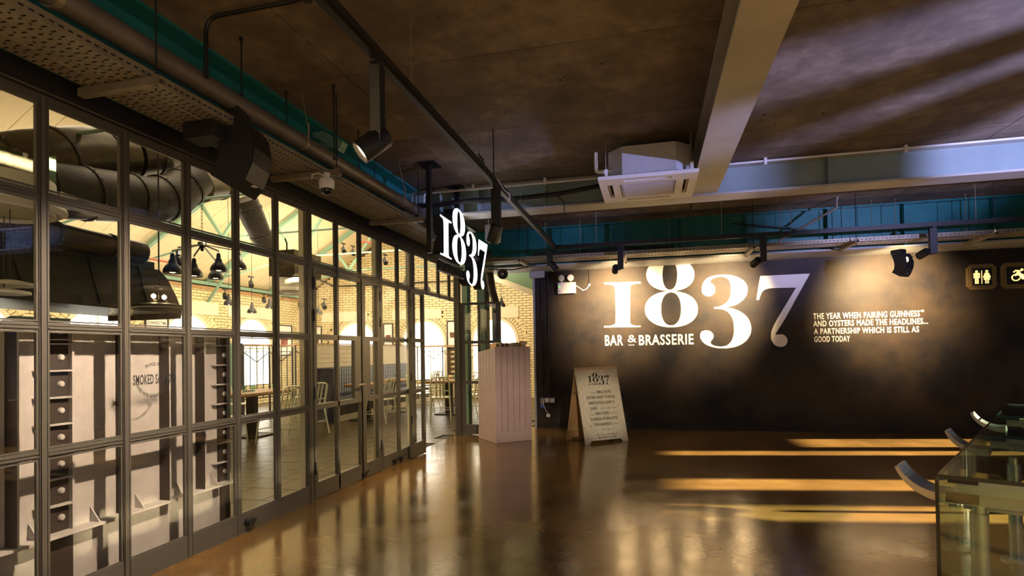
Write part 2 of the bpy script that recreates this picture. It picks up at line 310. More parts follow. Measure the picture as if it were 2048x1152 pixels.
DIG = {'one':[[(0.014,0.778),(0.635,0.768),(0.637,0.737),(0.623,0.737),(0.602,0.737),(0.579,0.737),(0.558,0.735),(0.538,0.732),(0.519,0.729),(0.501,0.724),(0.487,0.717),(0.476,0.712),(0.469,0.708),(0.463,0.697),(0.459,0.67),(0.456,0.622),(0.454,0.558),(0.452,0.486),(0.451,0.412),(0.449,0.331),(0.447,0.24),(0.445,0.157),(0.445,0.094),(0.447,0.062),(0.449,0.05),(0.454,0.047),(0.462,0.042),(0.473,0.034),(0.488,0.026),(0.504,0.021),(0.523,0.017),(0.547,0.014),(0.576,0.014),(0.602,0.014),(0.62,0.014),(0.62,-0.01),(-0.0,-0.003),(0.0,0.024),(0.019,0.024),(0.045,0.023),(0.073,0.023),(0.097,0.025),(0.117,0.028),(0.134,0.032),(0.15,0.037),(0.164,0.045),(0.175,0.048),(0.184,0.049),(0.192,0.06),(0.198,0.092),(0.201,0.157),(0.203,0.244),(0.204,0.338),(0.204,0.421),(0.204,0.494),(0.203,0.564),(0.202,0.625),(0.199,0.672),(0.196,0.698),(0.192,0.709),(0.186,0.713),(0.176,0.719),(0.164,0.726),(0.148,0.731),(0.13,0.736),(0.11,0.74),(0.086,0.743),(0.058,0.746),(0.032,0.749),(0.014,0.75)]],'three':[[(1.629,0.605),(1.632,0.634),(1.639,0.666),(1.651,0.698),(1.669,0.727),(1.693,0.754),(1.722,0.777),(1.756,0.794),(1.796,0.806),(1.839,0.815),(1.887,0.821),(1.939,0.824),(1.991,0.823),(2.042,0.817),(2.092,0.807),(2.141,0.792),(2.187,0.772),(2.232,0.748),(2.269,0.722),(2.297,0.694),(2.318,0.663),(2.332,0.632),(2.341,0.602),(2.343,0.571),(2.341,0.539),(2.335,0.505),(2.324,0.47),(2.306,0.437),(2.28,0.404),(2.246,0.374),(2.213,0.348),(2.182,0.328),(2.151,0.314),(2.117,0.302),(2.073,0.292),(2.026,0.285),(1.993,0.28),(2.029,0.273),(2.079,0.262),(2.129,0.246),(2.176,0.226),(2.222,0.201),(2.263,0.172),(2.297,0.141),(2.327,0.106),(2.35,0.068),(2.367,0.027),(2.379,-0.018),(2.385,-0.062),(2.384,-0.106),(2.377,-0.15),(2.363,-0.191),(2.342,-0.231),(2.314,-0.269),(2.28,-0.302),(2.24,-0.331),(2.195,-0.355),(2.143,-0.375),(2.082,-0.389),(2.016,-0.397),(1.952,-0.4),(1.893,-0.398),(1.838,-0.389),(1.787,-0.377),(1.74,-0.362),(1.698,-0.343),(1.663,-0.322),(1.636,-0.298),(1.616,-0.272),(1.601,-0.248),(1.591,-0.227),(1.586,-0.208),(1.585,-0.188),(1.587,-0.166),(1.593,-0.143),(1.603,-0.124),(1.616,-0.111),(1.633,-0.101),(1.654,-0.096),(1.68,-0.094),(1.71,-0.097),(1.737,-0.104),(1.759,-0.118),(1.778,-0.138),(1.791,-0.158),(1.798,-0.178),(1.798,-0.2),(1.793,-0.222),(1.778,-0.247),(1.758,-0.272),(1.747,-0.295),(1.752,-0.313),(1.767,-0.329),(1.788,-0.342),(1.815,-0.354),(1.849,-0.362),(1.884,-0.367),(1.92,-0.368),(1.959,-0.364),(1.994,-0.355),(2.023,-0.338),(2.05,-0.315),(2.072,-0.286),(2.089,-0.252),(2.102,-0.211),(2.112,-0.171),(2.118,-0.133),(2.12,-0.095),(2.12,-0.055),(2.118,-0.012),(2.113,0.033),(2.104,0.076),(2.089,0.115),(2.069,0.153),(2.046,0.185),(2.019,0.211),(1.987,0.231),(1.951,0.246),(1.905,0.256),(1.853,0.26),(1.817,0.263),(1.817,0.289),(1.846,0.292),(1.886,0.296),(1.925,0.306),(1.96,0.322),(1.994,0.344),(2.022,0.369),(2.043,0.397),(2.059,0.428),(2.071,0.463),(2.08,0.506),(2.086,0.554),(2.087,0.6),(2.084,0.642),(2.076,0.683),(2.063,0.717),(2.043,0.744),(2.018,0.764),(1.99,0.779),(1.959,0.787),(1.926,0.79),(1.894,0.789),(1.864,0.784),(1.835,0.775),(1.81,0.764),(1.789,0.749),(1.771,0.732),(1.762,0.716),(1.766,0.706),(1.779,0.697),(1.792,0.686),(1.806,0.67),(1.821,0.652),(1.833,0.631),(1.838,0.606),(1.84,0.578),(1.836,0.552),(1.827,0.527),(1.811,0.504),(1.794,0.486),(1.773,0.476),(1.75,0.471),(1.727,0.471),(1.703,0.477),(1.68,0.488),(1.66,0.5),(1.648,0.514),(1.639,0.529),(1.633,0.545),(1.629,0.563),(1.628,0.582)]],'seven':[[(2.539,0.773),(3.277,0.777),(3.255,0.727),(3.226,0.674),(3.184,0.598),(3.136,0.51),(3.088,0.423),(3.041,0.335),(2.992,0.24),(2.943,0.148),(2.898,0.066),(2.858,-0.003),(2.819,-0.066),(2.786,-0.118),(2.763,-0.158),(2.75,-0.181),(2.746,-0.189),(2.747,-0.19),(2.751,-0.192),(2.757,-0.193),(2.767,-0.191),(2.779,-0.188),(2.793,-0.187),(2.81,-0.187),(2.83,-0.187),(2.849,-0.189),(2.867,-0.194),(2.881,-0.204),(2.895,-0.217),(2.907,-0.231),(2.915,-0.247),(2.921,-0.263),(2.924,-0.282),(2.924,-0.301),(2.921,-0.318),(2.916,-0.334),(2.907,-0.349),(2.896,-0.363),(2.884,-0.374),(2.869,-0.382),(2.853,-0.387),(2.835,-0.389),(2.818,-0.39),(2.8,-0.387),(2.78,-0.383),(2.762,-0.376),(2.745,-0.366),(2.73,-0.352),(2.717,-0.336),(2.706,-0.318),(2.696,-0.299),(2.689,-0.281),(2.683,-0.262),(2.68,-0.242),(2.679,-0.219),(2.681,-0.193),(2.684,-0.164),(2.69,-0.133),(2.701,-0.099),(2.715,-0.064),(2.732,-0.026),(2.754,0.016),(2.78,0.064),(2.813,0.122),(2.852,0.188),(2.892,0.256),(2.93,0.321),(2.969,0.388),(3.01,0.457),(3.046,0.518),(3.071,0.56),(3.015,0.562),(2.934,0.564),(2.848,0.566),(2.778,0.567),(2.73,0.566),(2.691,0.565),(2.66,0.561),(2.633,0.556),(2.61,0.548),(2.592,0.538),(2.578,0.526),(2.565,0.513),(2.554,0.498),(2.546,0.48),(2.539,0.462),(2.532,0.445),(2.526,0.428),(2.52,0.41),(2.515,0.394),(2.512,0.383),(2.472,0.384),(2.477,0.413),(2.483,0.455),(2.491,0.503),(2.5,0.553),(2.51,0.609),(2.521,0.673),(2.532,0.732)]],'eight':[[(1.516,0.846),(1.51,0.791),(1.493,0.744),(1.465,0.702),(1.428,0.665),(1.382,0.635),(1.328,0.611),(1.267,0.594),(1.199,0.585),(1.122,0.584),(1.045,0.592),(0.977,0.606),(0.916,0.628),(0.861,0.657),(0.815,0.692),(0.778,0.733),(0.752,0.779),(0.736,0.828),(0.731,0.884),(0.738,0.939),(0.756,0.987),(0.784,1.03),(0.822,1.067),(0.87,1.098),(0.925,1.121),(0.988,1.137),(1.056,1.145),(1.133,1.145),(1.21,1.137),(1.277,1.121),(1.337,1.099),(1.391,1.069),(1.435,1.034),(1.471,0.994),(1.497,0.949),(1.512,0.9)],[(1.239,0.853),(1.236,0.802),(1.23,0.758),(1.222,0.72),(1.21,0.687),(1.196,0.659),(1.179,0.636),(1.16,0.62),(1.139,0.611),(1.114,0.609),(1.089,0.613),(1.068,0.624),(1.05,0.642),(1.034,0.666),(1.021,0.695),(1.01,0.73),(1.003,0.769),(0.999,0.813),(0.998,0.865),(1.001,0.917),(1.007,0.96),(1.015,0.999),(1.027,1.032),(1.042,1.061),(1.059,1.083),(1.078,1.099),(1.099,1.108),(1.124,1.11),(1.149,1.105),(1.169,1.094),(1.188,1.076),(1.204,1.052),(1.217,1.022),(1.227,0.988),(1.234,0.949),(1.238,0.905)],[(1.561,0.263),(1.553,0.203),(1.535,0.151),(1.504,0.105),(1.463,0.064),(1.413,0.03),(1.353,0.003),(1.286,-0.016),(1.212,-0.027),(1.127,-0.029),(1.042,-0.023),(0.967,-0.008),(0.9,0.015),(0.84,0.046),(0.789,0.084),(0.748,0.128),(0.719,0.177),(0.701,0.231),(0.696,0.292),(0.704,0.352),(0.723,0.405),(0.755,0.452),(0.797,0.494),(0.849,0.528),(0.91,0.555),(0.979,0.573),(1.054,0.583),(1.139,0.584),(1.224,0.576),(1.298,0.56),(1.364,0.536),(1.422,0.505),(1.472,0.467),(1.511,0.424),(1.539,0.375),(1.556,0.322)],[(1.29,0.278),(1.287,0.22),(1.279,0.172),(1.267,0.129),(1.252,0.091),(1.232,0.06),(1.21,0.035),(1.184,0.017),(1.156,0.006),(1.122,0.003),(1.088,0.008),(1.06,0.02),(1.035,0.04),(1.013,0.066),(0.995,0.099),(0.981,0.138),(0.971,0.181),(0.965,0.231),(0.964,0.289),(0.967,0.347),(0.975,0.395),(0.987,0.439),(1.002,0.476),(1.022,0.508),(1.045,0.533),(1.071,0.55),(1.099,0.561),(1.133,0.563),(1.167,0.558),(1.195,0.545),(1.22,0.526),(1.241,0.499),(1.259,0.466),(1.273,0.428),(1.283,0.384),(1.289,0.335)]]}
DIGF = {k: ([fill2d(v)] if k != 'eight' else [fill2d(v[:2]), fill2d(v[2:])]) for k, v in DIG.items()}
def numeral(key, o, sc, u, v, n, m, parent, d, name='numeral', **kw):
    b = MB()
    for vs, fs in DIGF[key]: extrude2d(b, [(x*sc, y*sc) for x, y in vs], fs, o, u, v, n, d)
    return b.build(name, m, parent, **kw)
X, Y, Z = Vector((1,0,0)), Vector((0,1,0)), Vector((0,0,1))

# ================================================================ SETTING
# ---- main floor
fl = structure('floor')
MB().bb(-3.14, 6.2, -3.2, 9.9, -.1, 0).build('concrete_slab', 'floor', fl)
MB().bb(-11.2, -3.14, -.5, 16.3, -.12, -.012).build('mortar_bed', 'grout', fl)
MB().bb(-3.14, -1.9, 9.9, 16.3, -.12, -.012).build('mortar_bed', 'grout', fl)
n = 0; rest = MB(); T = .42
tiles = []
for i in range(-19, 3):
    for j in range(0, 41):
        x = -3.14 + (i+.5)*T + (0 if j % 2 == 0 else T/2); y = -.5 + (j+.5)*T
        if x+T/2 > -1.9 and y > 9.9: continue
        if x+T/2 > -3.13 and y-T/2 < 9.9: continue
        if x-T/2 < -11.1 or y+T/2 > 16.2: continue
        tiles.append((x, y))
def seen(t):
    x, y = t; return x > -8.4 and y > 3.6 and x < -3.1 + max(0, y-9.9)*2 and y < 13.2 and -x/y < 1.02
vis = sorted([t for t in tiles if seen(t)], key=lambda t: math.hypot(*t))[:295]
vs_ = set(vis)
for t in tiles:
    if t in vs_: piece('floor_tile', 'tile', (T-.008, T-.008, .012), fl, (t[0], t[1], -.006 + random.uniform(-.0008, .0008)))
    else: rest.box((t[0], t[1], -.006), (T-.008, T-.008, .012))
rest.build('tiling', 'tile', fl, kind='stuff')
# ---- ceiling: shuttered concrete panels with open joints
ce = structure('ceiling')
MB().bb(-3.05, 6.2, 1.55, 9.9, ZC+.012, ZC+.15).build('slab', 'concrete', ce)
ys = [1.56, 2.46, 3.735, 5.02, 6.245, 7.5, 8.75, 9.88]; xs = [-3.04, -2.17, .62, 3.36, 6.18]
for j in range(len(ys)-1):
    for i in range(len(xs)-1):
        x0, x1, y0, y1 = xs[i]+.005, xs[i+1]-.005, ys[j]+.005, ys[j+1]-.005
        MB().bb(x0, x1, y0, y1, ZC+random.uniform(0, .003), ZC+.02).build('concrete_panel', 'concrete', ce)
# small fixings and formwork holes in the concrete
b = MB()
for k in range(46):
    x, y = random.uniform(-2, 5), random.uniform(2.2, 8.6); b.tube((x, y, ZC-.001), (x, y, ZC+.004), random.uniform(.006, .016), n=8)
b.build('formwork_holes', 'dark', ce, kind='stuff')
# ---- back wall
wb = structure('wall_back')
MB().bb(-1.99, 6.2, YB, YB+.2, 0, ZC).build('plaster', 'wallblack', wb)
MB().bb(-2.02, -1.985, YB-.02, YB+.22, 0, 2.80).build('corner_trim', 'flange', wb)
MB().bb(-2.06, -1.80, YB-.1, YB-.002, 2.66, 2.79).build('beam_end_plate', 'flange', wb)
MB().bb(-1.95, 6.2, YB-.018, YB, 0, .09).build('baseboard_back', 'wallblack', None, kind='structure')
# ---- right side: glazed openings between solid piers (outside the frame)
wr = structure('wall_right')
b = MB(); XR = 6.2
edges = [(-3.2,-3.0),(.9,1.1),(2.6,5.55),(7.0,8.35),(8.65,8.95),(9.65,9.9)]
for y0, y1 in edges: b.bb(XR, XR+.1, y0, y1, 0, ZC)
b.bb(XR, XR+.1, -3.2, 9.9, 0, .55); b.bb(XR, XR+.1, -3.2, 9.9, 2.75, ZC); b.bb(XR, XR+.1, -3.2, 1.6, ZC, 6); b.bb(XR, XR+.1, 2.6, 9.9, 2.0, 2.75)  # includes a raised length added to block sun over the wall
b.build('pier_panels', 'pale', wr)
b = MB()
b.bb(XR+.02, XR+.08, 6.0, 6.55, .55, 2.0); b.bb(XR+.02, XR+.08, 8.9, 9.7, 1.4, 2.0)  # solid pieces added to shape the sun bands on the floor
for y in [-2.2,-1.4,-.6,1.85]: b.bb(XR, XR+.08, y, y+.07, .55, 2.75)
b.build('glazing_bar', 'frame', wr)
for k_, (a_, b_) in enumerate(((112, 130), (136, 148), (163, 198))):   # three unseen blades added to cut the glint lamp into streaks
    m0 = R((a_+b_)/2); c_ = Vector((4.3+.5*math.cos(m0), 3.15+.5*math.sin(m0), ZC/2))
    MB().box(c_, (.03, 2*.5*math.tan(R((b_-a_)/2)), ZC), rz=m0).build('light_blade_%d' % (k_+1), 'pale', None, kind='structure')
wf = structure('wall_front')
MB().bb(-3.2, 6.2, -3.35, -3.2, 0, 1.2).build('parapet', 'pale', wf)
for x in (-3.1, -1.0, 1.2, 3.4, 5.9): MB().bb(x, x+.12, -3.35, -3.2, 1.2, 4.6).build('post', 'frame', wf)

# ================================================================ GLAZED SCREEN (wall_left)
wl = structure('wall_left')
P0, DY = 2.2305, .4687
yk = lambda k: P0 + DY*k
rails = [(.13, .03), (.862, .05), (1.522, .05), (2.202, .055), (2.70, .05)]
def mullion(y, z0, z1, wide=.050, name='mullion', par=wl, x=XG, d=.044):
    b = MB(); b.bb(x-d/2, x+d/2, y-.013, y+.013, z0, z1); b.bb(x-d/2+.008, x+d/2-.012, y-wide/2, y+wide/2, z0, z1)
    b.bb(x+d/2-.008, x+d/2-.002, y-wide/2+.004, y-.018, z0, z1); b.bb(x+d/2-.008, x+d/2-.002, y+.018, y+wide/2-.004, z0, z1)
    return b.build(name, 'frame', par)
def rail(y0, y1, z, h=.042, par=wl, x=XG, d=.042):
    b = MB(); b.bb(x-d/2, x+d/2-.010, y0, y1, z-h/2, z+h/2); b.bb(x+d/2-.010, x+d/2, y0, y1, z-h/2+.008, z-.006); b.bb(x+d/2-.010, x+d/2-.004, y0, y1, z+.004, z+h/2-.006)
    return b.build('rail', 'frame', par)
def pane(y0, y1, z0, z1, par, x=XG): return MB().bb(x-.003, x+.003, y0, y1, z0, z1).build('glass_pane', 'glass', par)
def bead(y0, y1, z0, z1, par, x=XG):
    b = MB(); t = .009; d0, d1 = x+.004, x+.014
    b.bb(d0, d1, y0, y0+t, z0, z1); b.bb(d0, d1, y1-t, y1, z0, z1); b.bb(d0, d1, y0+t, y1-t, z0, z0+t); b.bb(d0, d1, y0+t, y1-t, z1-t, z1)
    return b.build('glazing_bead', 'frame', par)
zr = [.13, .862, 1.522, 2.202, 2.70]
D0, D1 = 5, 9          # the doors stand between mullion 5 and 9
for k in range(-2, 15):
    lower = k <= 10 or k == 14
    thick = k in (D0, 8, 10, 14)
    if lower: mullion(yk(k), .0, 2.72, .075 if thick else .050)
    else: mullion(yk(k), 2.2, 2.72)
    if thick:   # posts of the door openings, folded steel standing back from the screen
        MB().bb(XG-.085, XG-.035, yk(k)-.02, yk(k)+.02, 0, 2.72).build('post', 'cream' if k != 14 else 'frame', wl)
for k in range(-2, 14):
    y0, y1 = yk(k)+.024, yk(k+1)-.024
    rail(y0, y1, 2.202, .05); rail(y0, y1, 2.70, .04)
    pane(y0, y1, 2.225, 2.685, wl); bead(y0, y1, 2.232, 2.68, wl)
    if k < D0 or k in (8, 9):
        for z in (.862, 1.522): rail(y0, y1, z)
        MB().bb(XG-.02, XG+.02, y0, y1, 0, .145).build('kick_panel', 'frame', wl)
        for a, c in ((.145, .838), (.886, 1.498), (1.546, 2.174)): pane(y0, y1, a, c, wl); bead(y0, y1, a, c, wl)
MB().bb(XG-.05, XG+.03, yk(-2), yk(14), 2.72, 2.86).build('header', 'black', wl)
MB().bb(XG+.03, XG+.04, yk(-2), yk(14), 2.735, 2.742).build('header_bead', 'frame', wl)
MB().bb(XG+.02, XG+.032, yk(-2), yk(14), 2.715, 2.72).build('header_bead', 'frame', wl)
# doors
def leaf(name, y0, y1, bars, x=XG, wide_end=None, kick=.16, top=2.17):
    d = structure(name, (x, y0, 0)); st = .05
    MB().bb(x-.022, x+.022, y0, y0+st, .01, top).build('stile', 'frame', d)
    MB().bb(x-.022, x+.022, y1-st, y1, .01, top).build('stile', 'frame', d)
    MB().bb(x-.022, x+.022, y0+st, y1-st, .01, kick).build('kick_panel', 'frame', d)
    ys_ = [y0+st] + [q for q in bars] + [y1-st]
    for q in bars: MB().bb(x-.02, x+.02, q-.014, q+.014, kick, top-.04).build('glazing_bar', 'frame', d)
    for z in (.862, 1.522): MB().bb(x-.022, x+.022, y0+st, y1-st, z-.025, z+.025).build('rail', 'frame', d)
    MB().bb(x-.022, x+.022, y0+st, y1-st, top-.04, top).build('rail', 'frame', d)
    for i in range(len(ys_)-1):
        a0, a1 = ys_[i]+(.014 if i else 0), ys_[i+1]-(.014 if i < len(ys_)-2 else 0)
        for a, c in ((kick, .837), (.887, 1.497), (1.547, top-.04)): pane(a0, a1, a, c, d, x)
    return d
def hinges(d, y, x=XG+.03, zs=(.30, 1.0, 1.72, 2.02)):
    for z in zs: MB().tube((x, y, z-.055), (x, y, z+.055), .010, n=8).build('hinge', 'black', d)
dA = leaf('door_1', yk(5)+.045, yk(7)+.03, [yk(6)]); hinges(dA, yk(5)+.044)
dB = leaf('door_2', yk(7)+.036, yk(8)-.045, []); hinges(dB, yk(8)-.044, zs=(.30, 1.72, 2.02))
# lock plates and lever handle at the meeting stiles
MB().bb(XG-.021, XG+.021, yk(7)-.145, yk(7)-.02, .887, 1.497).build('lock_plate', 'frame', dA)
MB().bb(XG-.021, XG+.021, yk(7)+.086, yk(7)+.19, .887, 1.497).build('lock_plate', 'frame', dB)
b = MB(); b.tube((XG+.02, yk(7)-.03, 1.03), (XG+.075, yk(7)-.03, 1.03), .011, n=10); b.tube((XG+.02, yk(7)-.03, 1.03), (XG+.028, yk(7)-.03, 1.03), .026, n=14)
b.path([(XG+.075, yk(7)-.025, 1.03), (XG+.078, yk(7)-.06, 1.03), (XG+.075, yk(7)-.16, 1.025)], .010, 8)
b.build('handle', 'chrome', dA, smooth=True)
for d_, y in ((dA, yk(7)-.01), (dB, yk(9)-.2), (dB, yk(9)-.02)):
    b = MB(); b.bb(XG+.02, XG+.05, y-.02, y+.05, .03, .07); b.tube((XG+.05, y, .05), (XG+.05, y+.09, .085), .008, n=8); b.build('floor_bolt', 'black', wl)
# round black stop on the fixed kick panel
MB().tube((XG+.02, yk(3)+.07, .075), (XG+.075, yk(3)+.07, .075), .028, n=14).build('door_stop', 'black', wl, smooth=True)
MB().tube((XG+.02, yk(3)+.12, .078), (XG+.06, yk(3)+.12, .078), .020, n=14).build('door_stop', 'black', wl, smooth=True)
# folded leaf standing just in front of the screen
dC = leaf('door_3', 6.66, 7.10, [], x=-2.99, kick=.19); hinges(dC, 6.655, x=-2.97, zs=(.5, 1.05, 1.6, 2.0))
MB().bb(-2.985, -2.980, 6.86, 6.90, .887, 1.44).build('door_edge_strip', 'cream', dC)
# leaf folded back at a right angle to the screen, behind the host stand
yL = yk(14)+.02
dD = structure('door_4', (XG, yL, 0))
for x0, x1 in ((XG+.03, XG+.085), (-2.73, -2.70), (-2.40, -2.355)): MB().bb(x0, x1, yL-.022, yL+.022, .01, 2.17).build('stile', 'frame', dD)
for z, h in ((.862,.045), (1.522,.05), (2.155,.035)): MB().bb(XG+.085, -2.40, yL-.02, yL+.02, z-h/2, z+h/2).build('rail', 'frame', dD)
MB().bb(XG+.085, -2.40, yL-.02, yL+.02, .01, .17).build('kick_panel', 'frame', dD)
for x0, x1 in ((XG+.085, -2.73), (-2.70, -2.40)):
    for a, c in ((.17, .84), (.885, 1.497), (1.547, 2.137)): MB().bb(x0, x1, yL-.003, yL+.003, a, c).build('glass_pane', 'glass', dD)

# black vinyl lettering on the third bay
cx, cz = 2.905, 1.135
u_, v_, n_ = Y, Z, X
put_text('SMOKED SALMON', (XG+.0035, 2.758, 1.186), .303, .062, u_, Vector((0,0,1)), n_, 'print', wl, .0006, .03, label='black SMOKED SALMON window lettering')
def arc_text(s, cy, cz, r, a0, a1, size, top):
    b = MB(); m_ = len(s)
    for i, ch in enumerate(s):
        if ch == ' ': continue
        a = a0 + (a1-a0)*i/(m_-1); vs, fs, wd = text_geo(ch, .02); k = size/.73; kx = k*.7
        if top: o_ = Vector((XG+.0035, cy + r*math.sin(a), cz + r*math.cos(a))); uu = Vector((0, math.cos(a), -math.sin(a))); vv = Vector((0, math.sin(a), math.cos(a)))
        else: o_ = Vector((XG+.0035, cy + r*math.sin(a), cz - r*math.cos(a))); uu = Vector((0, math.cos(a), math.sin(a))); vv = Vector((0, -math.sin(a), math.cos(a)))
        extrude2d(b, [((x-wd/2)*kx, y*k) for x, y in vs], fs, o_, uu, vv, n_, .0006)
    return b.build('lettering', 'print', wl)
arc_text('PAIRED WITH', 2.912, 1.165, .135, -.45, .45, .022, True)
arc_text('PAIRED WITH GUINNESS VARIANTS', 2.9, 1.235, .135, -1.15, 1.15, .020, False)

# ---- riveted white girder standing behind the left bays
gi = thing('riveted_girder', 'white painted riveted steel girder standing behind the leftmost glass panes', 'girder', (-3.42, 2.6, 0))
GX = -3.25; y0, y1 = 1.2, 3.765; LZ = .385
MB().bb(GX-.02, GX, y0, y1, LZ, 1.50).build('web_plate', 'girder', gi)
MB().bb(GX-.02, GX+.02, y0, y1, .0, LZ-.015).build('skirt_plate', 'girder', gi)
MB().bb(GX-.02, GX+.095, y0, y1, LZ-.014, LZ).build('ledge', 'girder', gi)
MB().bb(GX-.06, GX+.08, y0, y1, 1.50, 1.515).build('top_flange', 'girder', gi)
MB().bb(GX-.30, GX-.02, y1-.02, y1, 0, 1.50).build('end_plate', 'ductd', gi)
for y in (2.19, 2.81, 3.13, 3.44): 
    MB().bb(GX, GX+.085, y, y+.010, LZ, 1.50).build('rib', 'girder', gi)
    MB().bb(GX, GX+.083, y-.0015, y, LZ, 1.50).build('rib_shade', 'ribdark', gi, label='dark brown shadowed rib face')  # shade on the near side of the rib, put in as a dark plate
for yb, wd in ((2.45, .14), (3.70, .10)):     # bolted splice columns with horizontal gusset shelves
    MB().bb(GX, GX+.04, yb+wd/2-.012, yb+wd/2, LZ, 1.50).build('splice_plate', 'girder', gi)
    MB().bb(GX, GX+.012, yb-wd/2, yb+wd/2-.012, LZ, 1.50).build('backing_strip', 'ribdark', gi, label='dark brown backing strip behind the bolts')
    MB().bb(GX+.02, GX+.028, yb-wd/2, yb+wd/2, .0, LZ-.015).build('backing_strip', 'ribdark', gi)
    for i in range(8):
        z = .385+.150*i
        if i: MB().prism([(GX, yb-wd/2-.06),(GX+.04, yb-wd/2-.05),(GX+.05, yb+wd/2-.012),(GX, yb+wd/2-.012)], (0,0,z-.004), X, Y, Z, .009).build('gusset', 'girder', gi)
        if i < 8: MB().lathe([(.0, .016), (.012, .014), (.018, .007), (.019, 0)], (GX+.012, yb+.015, z+.075), 12, (1,0,0)).build('bolt', 'girder', gi, smooth=True)
for y in (2.30, 2.64, 2.94, 3.255, 3.575):
    MB().prism([(GX, LZ), (GX+.075, LZ), (GX, LZ+.09)], (0, y, 0), X, Z, Y, .008).build('gusset', 'girder', gi)
b = MB()
for i in range(34): b.lathe([(0, .004), (.005, .003), (.006, 0)], (GX, 1.25+i*.075, 1.40), 6, (1,0,0))
b.build('rivets', 'girder', gi, kind='stuff')

# ================================================================ STEEL BEAMS
def hrow(fn, xs): [fn(x) for x in xs]
bm1 = thing('ceiling_beam', 'wide cream painted steel beam running from above the camera to the air conditioner', 'beam', (.63, 4, 3.1))
MB().bb(.478, .765, 1.6, 6.62, 3.10, 3.122).build('bottom_flange', 'pale', bm1)
MB().bb(.612, .628, 1.6, 6.9, 3.122, 3.41).build('web', 'pale', bm1)
MB().bb(.478, .765, 1.6, 6.62, 3.405, ZC).build('top_flange', 'pale', bm1)
bm2 = thing('ceiling_beam', 'long pale steel beam crossing the room above the air conditioner with blue light on its web', 'beam', (1, 6.76, 3.08))
MB().bb(-3.0, 6.18, 6.62, 6.91, 3.075, 3.098).build('bottom_flange', 'pale', bm2)
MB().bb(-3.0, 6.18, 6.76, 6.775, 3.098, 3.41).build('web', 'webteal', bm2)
MB().bb(-3.0, 6.18, 6.66, 6.88, 3.405, ZC).build('top_flange', 'pale', bm2)
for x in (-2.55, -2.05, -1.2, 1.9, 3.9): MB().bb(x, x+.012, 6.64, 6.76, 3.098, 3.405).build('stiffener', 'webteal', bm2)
bm3 = thing('teal_beam', 'teal steel beam along the top of the black wall behind the cable tray', 'beam', (1.7, 9.3, 2.8))
MB().bb(-2.9, 6.18, 9.30, 9.315, 2.80, ZC-.02).build('web', 'teal', bm3)
MB().bb(-2.9, 6.18, 9.20, 9.41, ZC-.022, ZC).build('top_flange', 'teal', bm3)
MB().bb(-2.9, 6.18, 9.16, 9.835, 2.775, 2.80).build('bottom_flange', 'flange', bm3)
for x in (-1.55, -.6, .5, 1.45, 2.6, 3.6, 4.7): MB().bb(x, x+.012, 9.19, 9.30, 2.80, ZC-.022).build('stiffener', 'teal', bm3)
bm4 = thing('teal_beam', 'teal steel beam above the glazed screen behind the perforated tray', 'beam', (-2.98, 5, 2.86))
MB().bb(-3.0, -2.985, 1.6, 9.15, 2.90, ZC-.02).build('web', 'teal', bm4)
MB().bb(-3.06, -2.84, 1.6, 9.15, ZC-.022, ZC).build('top_flange', 'teal', bm4)
MB().bb(-3.08, -2.93, 1.6, 9.15, 2.865, 2.895).build('bottom_flange', 'teal', bm4)
MB().tube((-2.95, 1.6, 2.90), (-2.95, 9.1, 2.90), .013, n=10).build('tie_rod', 'teal', bm4, smooth=True)
for i in range(9):
    y = 2.05+.80*i
    b = MB(); b.bb(-3.02, -2.925, y, y+.17, 2.865, 2.935); b.build('cleat', 'teal', bm4)
    MB().tube((-2.93, y+.30, 2.905), (-2.918, y+.30, 2.905), .011, n=8).build('bolt', 'teal', bm4)
# ================================================================ SERVICES ALONG THE CEILING
def cable_tray(label, p0, p1, w_, across, z, slots_n, side=1):
    """tray between p0 and p1; 'across' is the unit vector over its width (starting at the inner edge)"""
    p0, p1, a = Vector(p0), Vector(p1), Vector(across); d = (p1-p0); L_ = d.length; d.normalize()
    t = thing('cable_tray', label, 'cable tray', (p0+p1)/2 + a*w_/2)
    b = MB(); b.bar(p0 + a*w_/2, p1 + a*w_/2, w_, .003); b.build('tray_bottom', 'galv', t)
    for q, nm in ((0, 'side_rail'), (w_, 'side_rail')):
        MB().bar(p0 + a*q + Z*.025, p1 + a*q + Z*.025, .003, .05).build(nm, 'galv', t)
        MB().bar(p0 + a*q + Z*.05, p1 + a*q + Z*.05, .014, .004).build('rail_lip', 'galv', t)
    for q in (.34, .67): MB().bar(p0 + a*w_*q - Z*.004, p1 + a*w_*q - Z*.004, .006, .005).build('rib', 'galv', t)
    b = MB(); s = MB(); k = 0; y = .05
    while y < L_-.05:       # punched slots
        for row, (f0, ln) in enumerate(((.06,.028),(.15,.012),(.24,.028),(.40,.028),(.50,.012),(.60,.028),(.74,.028),(.84,.012),(.93,.028))):
            if row in (3,) and k % 4 == 3: continue
            c = p0 + d*(y + (.012 if row % 2 else 0)) + a*w_*f0 - Z*.0022
            b.bar(c - a*ln/2, c + a*ln/2, .009 if ln > .02 else .010, .0012)
        for q, o_ in ((0, -1), (w_, 1)):
            c = p0 + d*(y) + a*(q + o_*.0022) + Z*.024; s.bar(c, c + d*.022, .001, .009)
        y += slots_n; k += 1
    b.build('punched_slots', 'dark', t, kind='stuff'); s.build('side_slots', 'dark', t, kind='stuff')
    return t
cable_tray('perforated cable tray running along the top of the glazed screen', (-2.96, 1.6, 2.832), (-2.96, 9.0, 2.832), .40, X, 2.83, .042)
cable_tray('perforated cable tray running above the black wall', (-2.7, 8.62, 2.80), (6.15, 8.62, 2.80), .36, Y, 2.8, .05)
